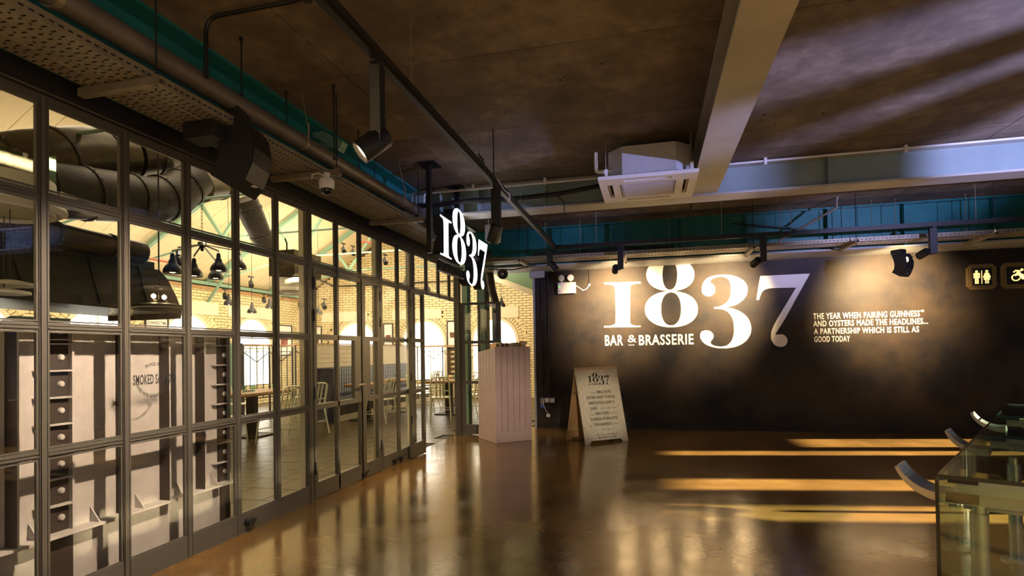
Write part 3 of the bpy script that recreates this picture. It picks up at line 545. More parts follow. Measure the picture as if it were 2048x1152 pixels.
# loose cables lying in the trays
b = MB()
for q in range(5):
    b.path([(-2.62-.05*q + .02*math.sin(i*1.3+q), 1.7+i*.6, 2.85+.012*(q % 2)) for i in range(13)], .010, 6)
tag(b.build('cable_bundle', 'blackm'), 'black cables lying in the tray above the glazed screen', 'cables')['kind'] = 'stuff'

def arm(label, p, q, rods, grp):
    t = thing('tray_bracket', label, 'bracket', Vector(p)*.5 + Vector(q)*.5, grp)
    b = MB(); b.bar(p, q, .045, .004); 
    P_, Q_ = Vector(p), Vector(q); s_ = (Q_-P_).normalized().cross(Z)*.021
    b.bar(P_+s_+Z*.02, Q_+s_+Z*.02, .004, .042); b.bar(P_-s_+Z*.02, Q_-s_+Z*.02, .004, .042)
    b.build('channel', 'galv', t)
    for (x, y) in rods:
        MB().tube((x, y, P_.z-.03), (x, y, ZC), .005, n=8).build('threaded_rod', 'black', t)
        b = MB(); b.tube((x, y, P_.z-.02), (x, y, P_.z-.008), .011, n=6); b.tube((x, y, P_.z+.045), (x, y, P_.z+.055), .011, n=6); b.build('nuts', 'galv', t, kind='stuff')
    return t
arm('steel channel bracket under the left tray nearest the camera', (-3.0, 2.40, 2.785), (-2.46, 2.40, 2.785), [(-2.50, 2.40)], 'brackets under the left cable tray')
arm('steel channel bracket under the left tray beside the dome camera', (-3.0, 3.99, 2.785), (-2.36, 3.99, 2.785), [(-2.40, 3.99)], 'brackets under the left cable tray')
arm('steel channel bracket under the left tray near the hanging sign', (-3.0, 5.66, 2.785), (-2.36, 5.66, 2.785), [(-2.42, 5.66)], 'brackets under the left cable tray')
for x, nm in ((-1.95, 'above the entrance to the dining room'), (-.55+.2, 'above the painted numeral one'), (1.35+.1, 'between the painted three and seven'), (2.75, 'left of the wall speaker'), (4.35, 'above the restroom sign')):
    arm('slanting channel bracket under the far tray ' + nm, (x, 8.45, 2.755), (x, 9.2, 2.755), [(x, 8.5), (x, 9.08)], 'brackets under the far cable tray')
# hanging rods, left
for k, (x, y, z) in enumerate([(-2.33, 3.84, 2.85), (-2.74, 3.83, 3.05), (-2.55, 3.1, 3.05), (-2.6, 4.7, 3.05), (-2.7, 5.2, 3.0), (-2.62, 6.6, 3.0)]):
    where = ['right of the grey pipe beside the dome camera', 'left of the dome camera', 'left of the black hanging speaker', 'past the dome camera', 'halfway along the grey pipe', 'near the end of the grey pipe'][k]
    b = MB(); b.tube((x, y, z), (x, y, ZC), .005, n=8); b.tube((x, y, ZC-.02), (x, y, ZC), .012, n=8); b.tube((x, y, z), (x, y, z+.012), .013, n=6)
    tag(b.build('threaded_rod', 'black'), 'thin black hanging rod ' + where, 'rod', 'hanging rods along the grey pipe')
# big grey pipe
t = thing('service_pipe', 'fat grey pipe running along the ceiling beside the left tray', 'pipe', (-2.62, 5, 3.0))
MB().tube((-2.62, 1.6, 3.02), (-2.62, 9.1, 3.02), .062, n=24).build('pipe', 'pipe', t, smooth=True)
for y in (1.95, 3.83, 5.6, 7.3):
    b = MB(); b.tube((-2.62, y, 3.02), (-2.62, y+.03, 3.02), .067, n=24); b.tube((-2.555, y+.015, 3.03), (-2.555, y+.015, 3.16), .008, n=8); b.tube((-2.555, y+.015, 3.1), (-2.62, y+.015, ZC), .005, n=6)
    b.build('pipe_clip', 'galv', t)
# conduit bent from the pipe to the ceiling and away to the right
def arc3(p0, p1, p2, r, n=6):
    p0, p1, p2 = Vector(p0), Vector(p1), Vector(p2); a = p1 + (p0-p1).normalized()*r; c = p1 + (p2-p1).normalized()*r
    return [(a*(1-s)**2 + p1*2*s*(1-s) + c*s*s) for s in [i/n for i in range(n+1)]]
b = MB(); pts = [Vector((-2.55, 2.80, 3.02))] + arc3((-2.55, 2.80, 3.02), (-2.55, 2.80, 3.385), (-1.3, 2.80, 3.385), .10) + [Vector((-1.95, 2.80, 3.385)), Vector((-1.0, 2.62, 3.385)), Vector((.3, 2.35, 3.385))]
t = thing('conduit', 'dark conduit bending from the grey pipe up to the ceiling at top left', 'pipe', (-1.6, 2.8, 3.0)); b.path(pts, .013, 10).build('tube', 'black', t, smooth=True)
b = MB(); b.bb(-1.88, -1.84, 2.78, 2.82, 3.37, ZC); b.build('clip', 'black', t)
# white conduits on the cross beam
t = thing('conduit', 'white conduit clipped along the ceiling in front of the crossing beam', 'pipe', (-1, 6.55, 3.36))
b = MB(); b.path([Vector((-2.74, 6.0, 3.0)), Vector((-2.74, 6.58, 3.05))] + arc3((-2.74, 6.58, 3.05), (-2.74, 6.6, 3.375), (6, 6.6, 3.375), .05) + [Vector((.47, 6.6, 3.375))], .013, 10); b.build('tube', 'plastic', t, smooth=True)
b = MB(); b.path([Vector((.78, 6.6, 3.40)), Vector((6.1, 6.6, 3.40))], .012, 10); b.build('tube', 'plastic', t, smooth=True)
for x in (-2.1, -1.2, 1.25, 2.6, 4.0, 5.2): MB().bb(x, x+.03, 6.58, 6.62, 3.36, ZC).build('clip', 'plastic', t)
# sagging black cable under the cross beam
b = MB(); b.path([(-2.95, 6.50, 3.20), (-2.5, 6.45, 3.17), (-2.1, 6.48, 3.205), (-1.6, 6.5, 3.185), (-1.0, 6.5, 3.20), (-.5, 6.45, 3.24), (-.35, 6.3, 3.28)], .028, 8)
b.path([(-1.05, 6.5, 3.2), (-.95, 6.52, 3.1), (-.95, 6.55, 2.95)], .006, 6)
tag(b.build('cable_bundle', 'blackm', smooth=True), 'thick black cable bundle sagging in front of the crossing beam', 'cables')
b = MB(); b.path([(-2.95, 8.3, 2.86), (-2.5, 8.5, 2.85), (-1.9, 8.75, 2.86), (-1.3, 8.85, 2.86), (0, 8.8, 2.85)], .012, 6); b.path([(-2.6, 9.0, 2.74), (-2.2, 9.05, 2.72), (-1.8, 9.0, 2.76)], .012, 6)
tag(b.build('cable_bundle', 'pipe', smooth=True), 'loose grey cables behind the hanging sign above the entrance', 'cables')
# thin rods of the far wall
RN = ['leftmost, beside the corner spotlight', 'second from the left', 'third from the left, holding the track', 'fourth, left of a close pair', 'fifth, above the painted eight', 'sixth, holding the track above the painted three', 'seventh, just left of the slanting conduit', 'eighth, just right of the slanting conduit', 'ninth, left of the wall speaker', 'tenth, above the wall speaker', 'eleventh, holding the track at right', 'rightmost, above the restroom sign']
for k, (x, y, z) in enumerate([(-1.62, 8.95, 2.82), (-1.05, 8.9, 2.82), (-.75, 8.42, 2.92), (.32, 8.95, 2.82), (.55, 8.95, 2.82), (1.02, 8.42, 2.92), (1.9, 8.95, 2.82), (2.05, 8.95, 2.82), (3.1, 8.95, 2.82), (3.4, 8.95, 2.82), (4.1, 8.4, 2.92), (4.25, 8.95, 2.82)]):
    b = MB(); b.tube((x, y, z), (x, y, ZC), .0045, n=6); b.tube((x, y, z), (x, y, z+.03), .009, n=6); b.tube((x, y, ZC-.015), (x, y, ZC), .011, n=6)
    tag(b.build('threaded_rod', 'galv'), 'thin rod before the far teal beam, ' + RN[k], 'rod', 'thin rods in front of the far teal beam')
b = MB(); b.path([(1.86, 8.95, 2.86), (1.88, 8.95, 2.93), (2.05, 8.9, 3.02), (2.55, 8.6, 3.28), (2.56, 8.6, ZC)], .017, 8)
tag(b.build('conduit', 'galv', smooth=True), 'cream conduit slanting up to the ceiling in front of the teal beam', 'pipe')
b = MB(); b.bar((-1.85, 9.17, 2.98), (.4, 9.17, 2.98), .03, .05); tag(b.build('bracing_bar', 'black'), 'dark horizontal bracing bar in front of the left end of the far teal beam', 'bar')
b = MB(); b.bar((1.25, 9.17, 3.28), (2.6, 9.17, 3.06), .02, .02); tag(b.build('bracing_bar', 'black'), 'dark slanting bracing bar in front of the far teal beam above the painted seven', 'bar')

# ================================================================ TRACK LIGHTING
TZ = 2.905
t = thing('lighting_track', 'black lighting track running from the camera towards the far wall', 'lighting track', (-1.38, 5, TZ), 'black lighting tracks')
b = MB(); b.bb(-1.40, -1.36, 1.7, 8.44, TZ, TZ+.034); b.build('track', 'black', t)
b = MB(); b.bb(-1.41, -1.40, 1.7, 8.44, TZ+.020, TZ+.06); b.bb(-1.36, -1.35, 1.7, 8.44, TZ+.020, TZ+.06); b.build('track_flange', 'black', t)
for y in (3.15, 4.55, 5.0, 6.1): MB().tube((-1.38, y, TZ+.03), (-1.38, y, ZC), .0018 if y != 5.0 else .006, n=6).build('suspension_wire', 'galv' if y != 5.0 else 'black', t)
MB().path([(-1.36, 4.45+.02*i, TZ+.09+.03*math.sin(i*2.1)) for i in range(10)], .004, 5).build('cable_coil', 'blackm', t)
MB().path([(-1.35, 5.0, TZ+.06), (-1.345, 5.25, TZ+.02), (-1.345, 5.42, TZ+.03)], .003, 5).build('safety_wire', 'white', t)
b = MB(); b.path([(-1.345+.0*i, 5.45+.035*math.cos(i*PI/6), TZ+.01+.035*math.sin(i*PI/6)) for i in range(13)], .003, 5); b.build('wire_ring', 'white', t)
t = thing('lighting_track', 'black lighting track running parallel to the black wall', 'lighting track', (2.3, 8.42, TZ), 'black lighting tracks')
MB().bb(-1.42, 6.1, 8.40, 8.44, TZ, TZ+.034).build('track', 'black', t)
MB().bb(-1.42, 6.1, 8.39, 8.40, TZ+.02, TZ+.055).build('track_flange', 'black', t)
def track_light(x, y, aim, dl, head_lit, label, grp, big=1.0, drop=.36, off=(0,0), dw=.085):
    z = TZ; t = thing('track_spotlight', label, 'spotlight', (x, y, z-.5), grp)
    MB().bb(x-.016, x+.016, y-.05, y+.05, z-.022, z).build('adapter', 'black', t)
    MB().bb(x-dw/2, x+dw/2, y-.030, y+.030, z-drop, z-.02).build('driver_box', 'black', t, bevel=.003)
    a = Vector(aim).normalized(); c = Vector((x+off[0], y+off[1], z-drop+.03)) + a*.05
    MB().tube((x, y, z-drop), c, .012, n=8).build('knuckle', 'black', t)
    hl, r = .15*big, .052*big
    MB().lathe([(.0, -hl*.5), (r*.85, -hl*.5), (r, -hl*.42), (r, hl*.5), (r*.86, hl*.5), (r*.80, hl*.38)], c, 24, a).build('lamp_head', 'black', t, smooth=True)
    MB().lathe([(r*.80, hl*.38), (0, hl*.37)], c, 24, a).build('lamp_lens', 'lampglow' if head_lit else 'blackm', t)
    if dl:
        o = light('track_lamp', 'SPOT', c + a*(hl*.5+.02), dl[0], dl[1], dl[3] if len(dl) > 3 else (1, .70, .36), spot_size=R(dl[2]), spot_blend=1.0, shadow_soft_size=.04)
    return t
track_light(-1.38, 2.70, (-.62, -.42, -.62), ((-1.68, .02, -1.6), 520, 80, (1, .76, .56)), True, 'black spotlight nearest the camera with its glowing face turned left', 'spotlights on the long track', 1.2, drop=.43, off=(.0,.03), dw=.063)
track_light(-1.38, 5.06, (-.35, .3, -.75), ((-1.6, .75, -1.5), 330, 84), False, 'black cylinder spotlight hanging in front of the crossing beam beside the sign', 'spotlights on the long track', 1.15, drop=.42)
g = 'spotlights along the black wall'
track_light(-1.46, 8.42, (.35, .2, -.45), None, False, 'small black spotlight at the corner where both tracks meet', g, drop=.25, off=(.02,0))
track_light(-.40, 8.42, (-.12, .9, -.25), ((-.10, 1.4, -.42), 1000, 84), False, 'black spotlight lighting the painted numeral one', g, off=(-.07, 0))
track_light(1.56, 8.42, (-.35, .8, -.3), ((-.42, 1.4, -.42), 900, 84), False, 'black spotlight lighting the painted numeral three', g, off=(-.07, 0))
track_light(3.62, 8.42, (-.25, .9, -.25), ((.10, 1.4, -.45), 1050, 88), False, 'black spotlight beside the speaker on the black wall', g, off=(-.08, 0))

# ================================================================ SPEAKERS, CAMERA, HORN
def speaker(label, c, rz, grp, sc=1.0):
    t = thing('wall_speaker', label, 'speaker', c, grp, rz)
    prof = [(-.10,.20),(.10,.21),(.155,.13),(.175,.02),(.16,-.08),(.115,-.19),(.06,-.25),(-.075,-.165),(-.10,-.15),(-.055,-.08),(-.045,0),(-.055,.07)]
    prof = [(a*sc, b_*sc) for a, b_ in prof]; w_ = .26*sc
    MB().prism(prof, (0, -w_/2, 0), X, Z, Y, w_).build('cabinet', 'blackm', t, bevel=.006)
    g_ = [(.115,.20),(.163,.13),(.183,.02),(.168,-.08),(.122,-.185),(.112,-.185),(.155,-.08),(.17,.02),(.15,.13),(.105,.20)]
    MB().prism([(a*sc, b_*sc) for a, b_ in g_], (0, -w_/2+.012, 0), X, Z, Y, w_-.024).build('front_grille', 'black', t)
    MB().bb(-.14*sc, .06*sc, -.08*sc, .08*sc, .215*sc, .30*sc).build('bracket', 'black', t)
    MB().bb(.10*sc, .135*sc, -.02*sc, .02*sc, -.198*sc, -.193*sc).build('nameplate', 'plastic', t)
    MB().path([(-.05*sc, .05, .2*sc), (-.11*sc, .08, .1*sc), (-.12*sc, .07, -.02*sc), (-.05*sc, .04, -.06*sc)], .004, 6).build('lead', 'black', t)
    return t
speaker('large black curved loudspeaker hanging in front of the glazed screen', (-2.64, 3.15, 2.67), R(12), 'black curved loudspeakers', 1.02)
b = MB(); b.bb(-2.82, -2.60, 2.90, 3.06, 2.72, 2.82); tag(b.build('speaker_mount', 'blackm'), 'black mounting block under the tray beside the large loudspeaker', 'mount')
speaker('small black curved loudspeaker in front of the black wall', (3.19, 8.28, 2.405), R(-52), 'black curved loudspeakers', .66)
dcx = Vector((-2.455, 3.93, 2.665))
t = thing('dome_camera', 'white dome security camera hanging under the left tray', 'camera', dcx)
MB().lathe([(.0, .075), (.052, .075), (.060, .06), (.060, .02), (.055, .0), (.044, -.004)], dcx, 24).build('housing', 'plastic', t, smooth=True)
MB().lathe([(.045, .0), (.043, -.022), (.033, -.040), (.016, -.050), (0, -.052)], dcx, 24).build('dome', 'lens', t, smooth=True)
MB().tube(dcx+Z*.075, dcx+Z*.12, .026, n=12).build('base', 'plastic', t)
MB().path([dcx+Z*.09, dcx+Vector((-.04,-.05,.11)), dcx+Vector((-.09,-.06,.10)), dcx+Vector((-.11,-.03,.08))], .004, 6).build('lead', 'white', t)
t = thing('horn_loudspeaker', 'grey round horn loudspeaker above the dining room entrance', 'speaker', (-2.36, 8.95, 2.65))
ax = Vector((.35, -1, -.05))
MB().lathe([(.035, -.15), (.04, -.08), (.055, -.05), (.085, .0), (.088, .01), (.083, .012), (.055, -.03), (.02, -.06)], (-2.34, 8.93, 2.64), 28, ax).build('horn', 'pipe', t, smooth=True)
MB().lathe([(.0, .0), (.02, -.005), (.024, -.04)], (-2.34, 8.93, 2.64), 14, ax).build('centre_cone', 'plastic', t, smooth=True)
MB().path([(-2.45, 9.03, 2.64), (-2.46, 9.03, 2.72), (-2.46, 9.03, 2.80)], .007, 6).build('bracket', 'galv', t)

# ================================================================ AIR CONDITIONER
ac = thing('air_conditioner', 'white ceiling cassette air conditioner with grey casing beside the cream beam', 'air conditioner', (.01, 5.9, 3.0))
x0, x1, y0, y1, z = -.46, .475, 5.46, 6.34, 3.0
outer = [(x0,y0),(x1,y0),(x1,y1),(x0,y1)]
b = MB()   # fascia frame with four slots and the centre left open
def ring(b, z0, z1, rects_solid):
    for a0,a1,c0,c1 in rects_solid: b.bb(a0,a1,c0,c1,z0,z1)
gx0, gx1, gy0, gy1 = x0+.20, x1-.20, y0+.20, y1-.20
ring(b, z, z+.035, [(x0,x1,y0,y0+.075),(x0,x1,y1-.075,y1),(x0,x0+.075,y0+.075,y1-.075),(x1-.075,x1,y0+.075,y1-.075),
  (x0+.125,gx0,y0+.075,y1-.075),(gx1,x1-.125,y0+.075,y1-.075),
  (gx0,gx1,y0+.125,gy0),(gx0,gx1,gy1,y1-.125),
  (x0+.075,x0+.125,y0+.075,y0+.20),(x0+.075,x0+.125,y1-.20,y1-.075),(x1-.125,x1-.075,y0+.075,y0+.20),(x1-.125,x1-.075,y1-.20,y1-.075),
  (gx0,gx0+.04,y0+.075,y0+.125),(gx1-.04,gx1,y0+.075,y0+.125),(gx0,gx0+.04,y1-.125,y1-.075),(gx1-.04,gx1,y1-.125,y1-.075)])
b.build('fascia', 'plastic', ac)
MB().bb(gx0+.008, gx1-.008, gy0+.008, gy1-.008, z-.004, z+.01).build('intake_grille', 'grille', ac, bevel=.003)
b = MB()
for i in range(14): yy = gy0+.03+i*(gy1-gy0-.06)/13; b.bb(gx0+.03, gx1-.03, yy, yy+.006, z-.006, z-.003)
b.build('grille_slats', 'plastic', ac, kind='stuff')
MB().bb(x0+.07, x1-.07, y0+.07, y1-.07, z+.036, z+.045).build('duct_liner', 'dark', ac)
for (a0,a1,c0,c1) in ((gx0+.05,gx1-.05,y0+.08,y0+.10),(gx0+.05,gx1-.05,y1-.10,y1-.08)): MB().bb(a0,a1,c0,c1,z+.012,z+.018).build('louvre', 'plastic', ac)
for (a0,a1,c0,c1) in ((x0+.08,x0+.10,y0+.22,y1-.22),(x1-.10,x1-.08,y0+.22,y1-.22)): MB().bb(a0,a1,c0,c1,z+.012,z+.018).build('louvre', 'brass', ac)
# octagonal casing with chamfered corners
cx0, cx1, cy0, cy1, ch = x0+.09, x1-.06, y0+.06, y1-.06, .14
octa = [(cx0+ch,cy0),(cx1-ch,cy0),(cx1,cy0+ch),(cx1,cy1-ch),(cx1-ch,cy1),(cx0+ch,cy1),(cx0,cy1-ch),(cx0,cy0+ch)]
MB().prism(octa, (0,0,z+.04), X, Y, Z, .29).build('casing', 'acmetal', ac)
b = MB()
for x in (cx0-.02, cx1-.0): 
    for y in (cy0+.04, cy1-.04): b.tube((x, y, z+.02), (x, y, ZC), .006, n=8)
b.build('hanger_rods', 'galv', ac)
b = MB(); b.bb(cx0-.03, cx0, cy0+.02, cy0+.06, z+.03, z+.13); b.bb(cx1-.01, cx1+.02, cy0+.02, cy0+.06, z+.03, z+.13); b.build('fixing_lug', 'plastic', ac)
MB().path([Vector((-.49, 5.62, 3.33)), Vector((-.49, 5.62, 3.20))] + arc3((-.49,5.62,3.2), (-.49, 5.62, 3.13), (-.36, 5.62, 3.13), .04) + [Vector((-.33, 5.62, 3.13))], .018, 10).build('drain_pipe', 'plastic', ac, smooth=True)

# ================================================================ HANGING SIGN
sg = thing('hanging_sign', 'glowing white box numerals 1837 hanging from black posts before the glazed screen', 'sign', (-2.30, 6.7, 2.3))
SX, SY, SZ, SC = -2.25, 5.86, 2.455, .573
for k in ('one', 'eight', 'three', 'seven'):
    body = numeral(k, (SX-.12, SY, SZ), SC, Y, Z, X, 'blackm', sg, .119, name='numeral_box')
    numeral(k, (SX, SY, SZ), SC, Y, Z, X, 'signglow', body, .003, name='lit_face')
# black backing rim a little larger than the face
put_text('BAR', (SX-.04, SY, SZ-.165), .165, .10, Y, Z, X, 'blackm', sg, .03, .045)
put_text('&', (SX-.04, SY+.195, SZ-.165), .07, .10, Y, Z, X, 'blackm', sg, .03, .03)
put_text('BRASSERIE', (SX-.04, SY+.29, SZ-.165), .50, .10, Y, Z, X, 'blackm', sg, .03, .045)
MB().bb(SX-.04, SX-.01, SY-.02, SY+.84, SZ-.052, SZ-.035).build('letter_rail', 'black', sg)
MB().bb(SX-.04, SX-.01, SY-.02, SY+.84, SZ-.185, SZ-.17).build('letter_rail', 'black', sg)
for y in (5.74, 6.66):
    b = MB(); b.bb(SX-.10, SX-.05, y-.03, y+.03, 2.45 if y < 6 else 2.75, ZC-.012); b.build('post', 'black', sg)
    MB().bb(SX-.17, SX+.03, y-.11, y+.11, ZC-.014, ZC).build('ceiling_plate', 'black', sg)
MB().bb(SX-.105, SX-.06, 5.74, 7.55, 2.62, 2.68).build('rear_rail', 'black', sg)
# transformer boxes behind the sign
t = thing('control_box', 'dark grey control box with white label behind the hanging sign', 'box', (-1.9, 6.9, 2.83)); MB().bb(-2.02, -1.86, 6.85, 7.05, 2.78, 2.98).build('enclosure', 'pipe', t, bevel=.004)
MB().bb(-1.96, -1.92, 6.846, 6.85, 2.86, 2.93).build('label', 'white', t); MB().tube((-1.95, 6.95, 2.98), (-1.95, 6.95, 3.075), .008, n=8).build('rod', 'galv', t)
MB().tube((-2.0, 6.95, 2.98), (-2.0, 6.95, 3.075), .008, n=8).build('rod', 'galv', t)

# ================================================================ BACK WALL GRAPHICS
gy = YB-.002; lo = Vector((-.770, gy, 1.753))
for k in ('one', 'eight', 'three', 'seven'): numeral(k, lo, 1.0, X, Z, -Y, 'white', wb, .002, name='painted_numeral', label='large cream painted numeral %s' % k)
def wtxt(s, x0, x1, z0, z1, bold=.035, **kw): return put_text(s, (x0, gy, z0), x1-x0, z1-z0, X, Z, -Y, 'white', wb, .002, bold, name='painted_lettering', **kw)
wtxt('BAR', -.758, -.449, 1.437, 1.622); wtxt('BRASSERIE', -.183, .711, 1.435, 1.612)
wtxt('&', -.37, -.225, 1.485, 1.62, .0); MB().bb(-.36, -.26, gy-.002, gy, 1.432, 1.442).build('painted_lettering', 'white', wb)
wtxt('THE YEAR WHEN PAIRING GUINNESS', 2.54, 4.03, 1.797, 1.893); 
wtxt('®', 4.04, 4.088, 1.862, 1.90, .0)
wtxt('AND OYSTERS MADE THE HEADLINES...', 2.54, 4.135, 1.68, 1.773)
wtxt('A PARTNERSHIP WHICH IS STILL AS', 2.545, 4.013, 1.557, 1.65)
wtxt('GOOD TODAY', 2.548, 3.06, 1.432, 1.525)

# ---- emergency light
t = thing('emergency_light', 'white emergency light box with two lamp heads on the black wall', 'emergency light', (-1.40, YB-.05, 2.36))
MB().bb(-1.555, -1.245, YB-.10, YB, 2.36, 2.555).build('housing', 'plastic', t, bevel=.008)
MB().bb(-1.535, -1.515, YB-.103, YB-.10, 2.47, 2.50).build('status_light', 'greenlit', t)
MB().bb(-1.53, -1.51, YB-.103, YB-.10, 2.385, 2.405).build('switch', 'dark', t)
for x, q in ((-1.49, -.25), (-1.33, .15)):
    MB().tube((x, YB-.06, 2.555), (x, YB-.06, 2.60), .010, n=8).build('lamp_stem', 'plastic', t)
    MB().lathe([(0, -.03), (.04, -.028), (.055, 0), (.057, .012), (.05, .012), (0, .004)], (x, YB-.07, 2.635), 20, (q, -1, -.15)).build('lamp_head', 'plastic', t, smooth=True)
MB().path([(-1.245, YB-.03, 2.50), (-1.20, YB-.03, 2.47), (-1.12, YB-.02, 2.41), (-1.06, YB-.02, 2.43), (-1.01, YB-.02, 2.50)], .008, 8).build('lead', 'plastic', t, smooth=True)
MB().tube((-1.01, YB, 2.50), (-1.01, YB-.04, 2.50), .022, n=12).build('outlet_rose', 'plastic', t)
MB().tube((-1.01, YB-.02, 2.51), (-1.01, YB-.02, 2.78), .010, n=8).build('conduit', 'wallblack', t)
# ---- wall conduits and sockets
for x, z1, nm in ((-1.87, .52, 'ending above the blue plug'), (-1.745, .52, 'ending above the double socket')):
    t = thing('conduit', 'dark conduit on the black wall ' + nm, 'pipe', (x, YB-.02, z1))
    MB().tube((x, YB-.02, z1), (x, YB-.02, 2.77), .012, n=10).build('tube', 'wallblack', t, smooth=True)
    for z in (1.45, 2.2): MB().tube((x, YB-.02, z), (x, YB-.02, z+.04), .017, n=10).build('coupling', 'wallblack', t)
t = thing('wall_socket', 'double metal socket low on the black wall with a white plug lead', 'socket', (-1.74, YB-.02, .44))
MB().bb(-1.83, -1.65, YB-.045, YB, .44, .525).build('back_box', 'steel', t, bevel=.004)
for x in (-1.79, -1.69): MB().bb(x-.028, x+.028, YB-.05, YB-.045, .455, .51).build('outlet', 'plastic', t)
MB().path([(-1.80, YB-.06, .52), (-1.84, YB-.07, .50), (-1.85, YB-.08, .40), (-1.80, YB-.09, .30), (-1.765, YB-.08, .25)], .006, 6).build('lead', 'plastic', t, smooth=True)
MB().bb(-1.80, -1.73, YB-.10, YB-.05, .19, .25).build('loose_plug', 'plastic', t, bevel=.01)
t = thing('wall_socket', 'small grey socket with a blue plug low on the black wall', 'socket', (-1.88, YB-.02, .36))
MB().bb(-1.91, -1.85, YB-.05, YB, .42, .525).build('back_box', 'steel', t, bevel=.004)
MB().tube((-1.88, YB-.04, .35), (-1.88, YB-.04, .42), .028, n=12).build('blue_plug', 'blueplug', t, label='blue plug')
# ---- restroom signs
def restroom(x0, label, kind):
    t = thing('restroom_sign', label, 'sign', (x0+.19, YB-.03, 2.17), 'lit restroom signs')
    W_, H_, c = .385, .385, .055; z0 = 2.17
    o = [(c,0),(W_-c,0),(W_,c),(W_,H_-c),(W_-c,H_),(c,H_),(0,H_-c),(0,c)]
    MB().prism(o, (x0, YB, z0), X, Z, -Y, .035).build('brass_plate', 'brass', t, bevel=.004)
    for a,b_,c_,d_ in ((.045,.34,.045,.062),(.045,.34,.323,.34),(.045,.062,.062,.323),(.323,.34,.062,.323)): MB().bb(x0+a, x0+b_, YB-.052, YB-.034, z0+c_, z0+d_).build('raised_rim', 'brass', t)
    MB().bb(x0+.062, x0+.323, YB-.038, YB-.034, z0+.062, z0+.323).build('black_panel', 'black', t, label='black sign panel')
    for q in (.12, .19, .26):
        for xx in (.022, W_-.022): MB().lathe([(.012,0),(.009,.006),(0,.008)], (x0+xx, YB-.035, z0+q), 10, (0,-1,0)).build('rivet', 'brass', t)
    yy = YB-.0405
    def P2(poly): MB().prism(poly, (x0, yy, z0), X, Z, -Y, .003).build('pictogram', 'pictglow', t)
    circ = lambda cx, cz, r, n=16: [(cx+r*math.cos(2*PI*i/n), cz+r*math.sin(2*PI*i/n)) for i in range(n)]
    if kind == 0:
        P2(circ(.125, .272, .018)); P2([(.085,.245),(.095,.252),(.155,.252),(.165,.245),(.165,.175),(.153,.175),(.153,.225),(.148,.225),(.148,.09),(.128,.09),(.128,.165),(.122,.165),(.122,.09),(.102,.09),(.102,.225),(.097,.225),(.097,.175),(.085,.175)])
        MB().bb(x0+.186, x0+.194, yy-.003, yy, z0+.088, z0+.285).build('pictogram', 'pictglow', t)
        P2(circ(.255, .272, .018)); P2([(.232,.25),(.278,.25),(.305,.18),(.293,.174),(.276,.218),(.296,.145),(.277,.145),(.277,.09),(.261,.09),(.261,.145),(.249,.145),(.249,.09),(.233,.09),(.233,.145),(.214,.145),(.234,.218),(.217,.174),(.205,.18)])
    else:
        P2(circ(.262, .272, .019))
        n_=22; P2([(.185+.058*math.cos(a), .16+.052*math.sin(a)) for a in [R(100)+R(250)*i/n_ for i in range(n_+1)]] + [(.185+.041*math.cos(a), .16+.037*math.sin(a)) for a in [R(350)-R(250)*i/n_ for i in range(n_+1)]])
        P2([(.15,.245),(.162,.232),(.182,.252),(.205,.245),(.165,.195),(.18,.182),(.232,.20),(.285,.20),(.285,.13),(.268,.13),(.268,.183),(.228,.18),(.245,.255),(.22,.27),(.178,.272)])
    return t
restroom(4.645, 'brass framed lit sign with man and woman pictograms on the black wall', 0)
restroom(5.08, 'brass framed lit sign with a wheelchair pictogram at the right edge', 1)

# ================================================================ HOST STAND
nx, ny = -2.235, 8.005
e1 = Vector((.755, .656, 0)); e2 = Vector((-.656, .755, 0)); W1, W2 = .60, .64; H0, H1 = 1.425, 1.355
hs = thing('host_stand', 'tall greige boarded host stand at the restaurant entrance', 'host stand', (nx+ (e1.x*W1+e2.x*W2)/2, ny+(e1.y*W1+e2.y*W2)/2, 0))
o = Vector((nx, ny, 0))
def pz(a, b_, z): return o + e1*a + e2*b_ + Z*z
top_z = lambda b_: H0 + (H1-H0)*b_/W2
b = MB(); vs = [pz(.015,.015,.01), pz(W1-.015,.015,.01), pz(W1-.015,W2-.015,.01), pz(.015,W2-.015,.01), pz(.015,.015,H0-.03), pz(W1-.015,.015,H0-.03), pz(W1-.015,W2-.015,H1-.03), pz(.015,W2-.015,H1-.03)]
b.add(vs, [(3,2,1,0),(4,5,6,7),(0,1,5,4),(1,2,6,5),(2,3,7,6),(3,0,4,7)]); b.build('core', 'stand', hs)
def board(pa, pb, zt_a, zt_b, nrm, z0=.165):
    d = (pb-pa).normalized()*.0035; b = MB(); A, B = pa+d, pb-d; n_ = nrm*.016
    vs = [A+Z*z0, B+Z*z0, B+n_*-1+Z*z0, A+n_*-1+Z*z0, A+Z*zt_a, B+Z*zt_b, B-n_+Z*zt_b, A-n_+Z*zt_a]
    b.add(vs, [(3,2,1,0),(4,5,6,7),(0,1,5,4),(1,2,6,5),(2,3,7,6),(3,0,4,7)]); b.build('board', 'stand', hs)
for i in range(6): board(pz(W1*i/6,0,0), pz(W1*(i+1)/6,0,0), H0, H0, -e2)
for i in range(6): board(pz(0,W2*i/6,0), pz(0,W2*(i+1)/6,0), top_z(W2*i/6), top_z(W2*(i+1)/6), -e1)
for a, c, n_ in ((pz(-.004,-.004,0), pz(W1,-.004,0), -e2), (pz(-.004,-.004,0), pz(-.004,W2,0), -e1)):
    b = MB(); m_ = (a+c)/2; d = (c-a); b.bar(a - n_*.007 + Z*.082, c - n_*.007 + Z*.082, .016, .160); b.build('plinth', 'stand', hs, bevel=.002)
MN = ['first','second','third','fourth','fifth','sixth','seventh','eighth','ninth','tenth','eleventh','twelfth','thirteenth','fourteenth','fifteenth','sixteenth','seventeenth','eighteenth','nineteenth','twentieth','twenty-first','twenty-second']
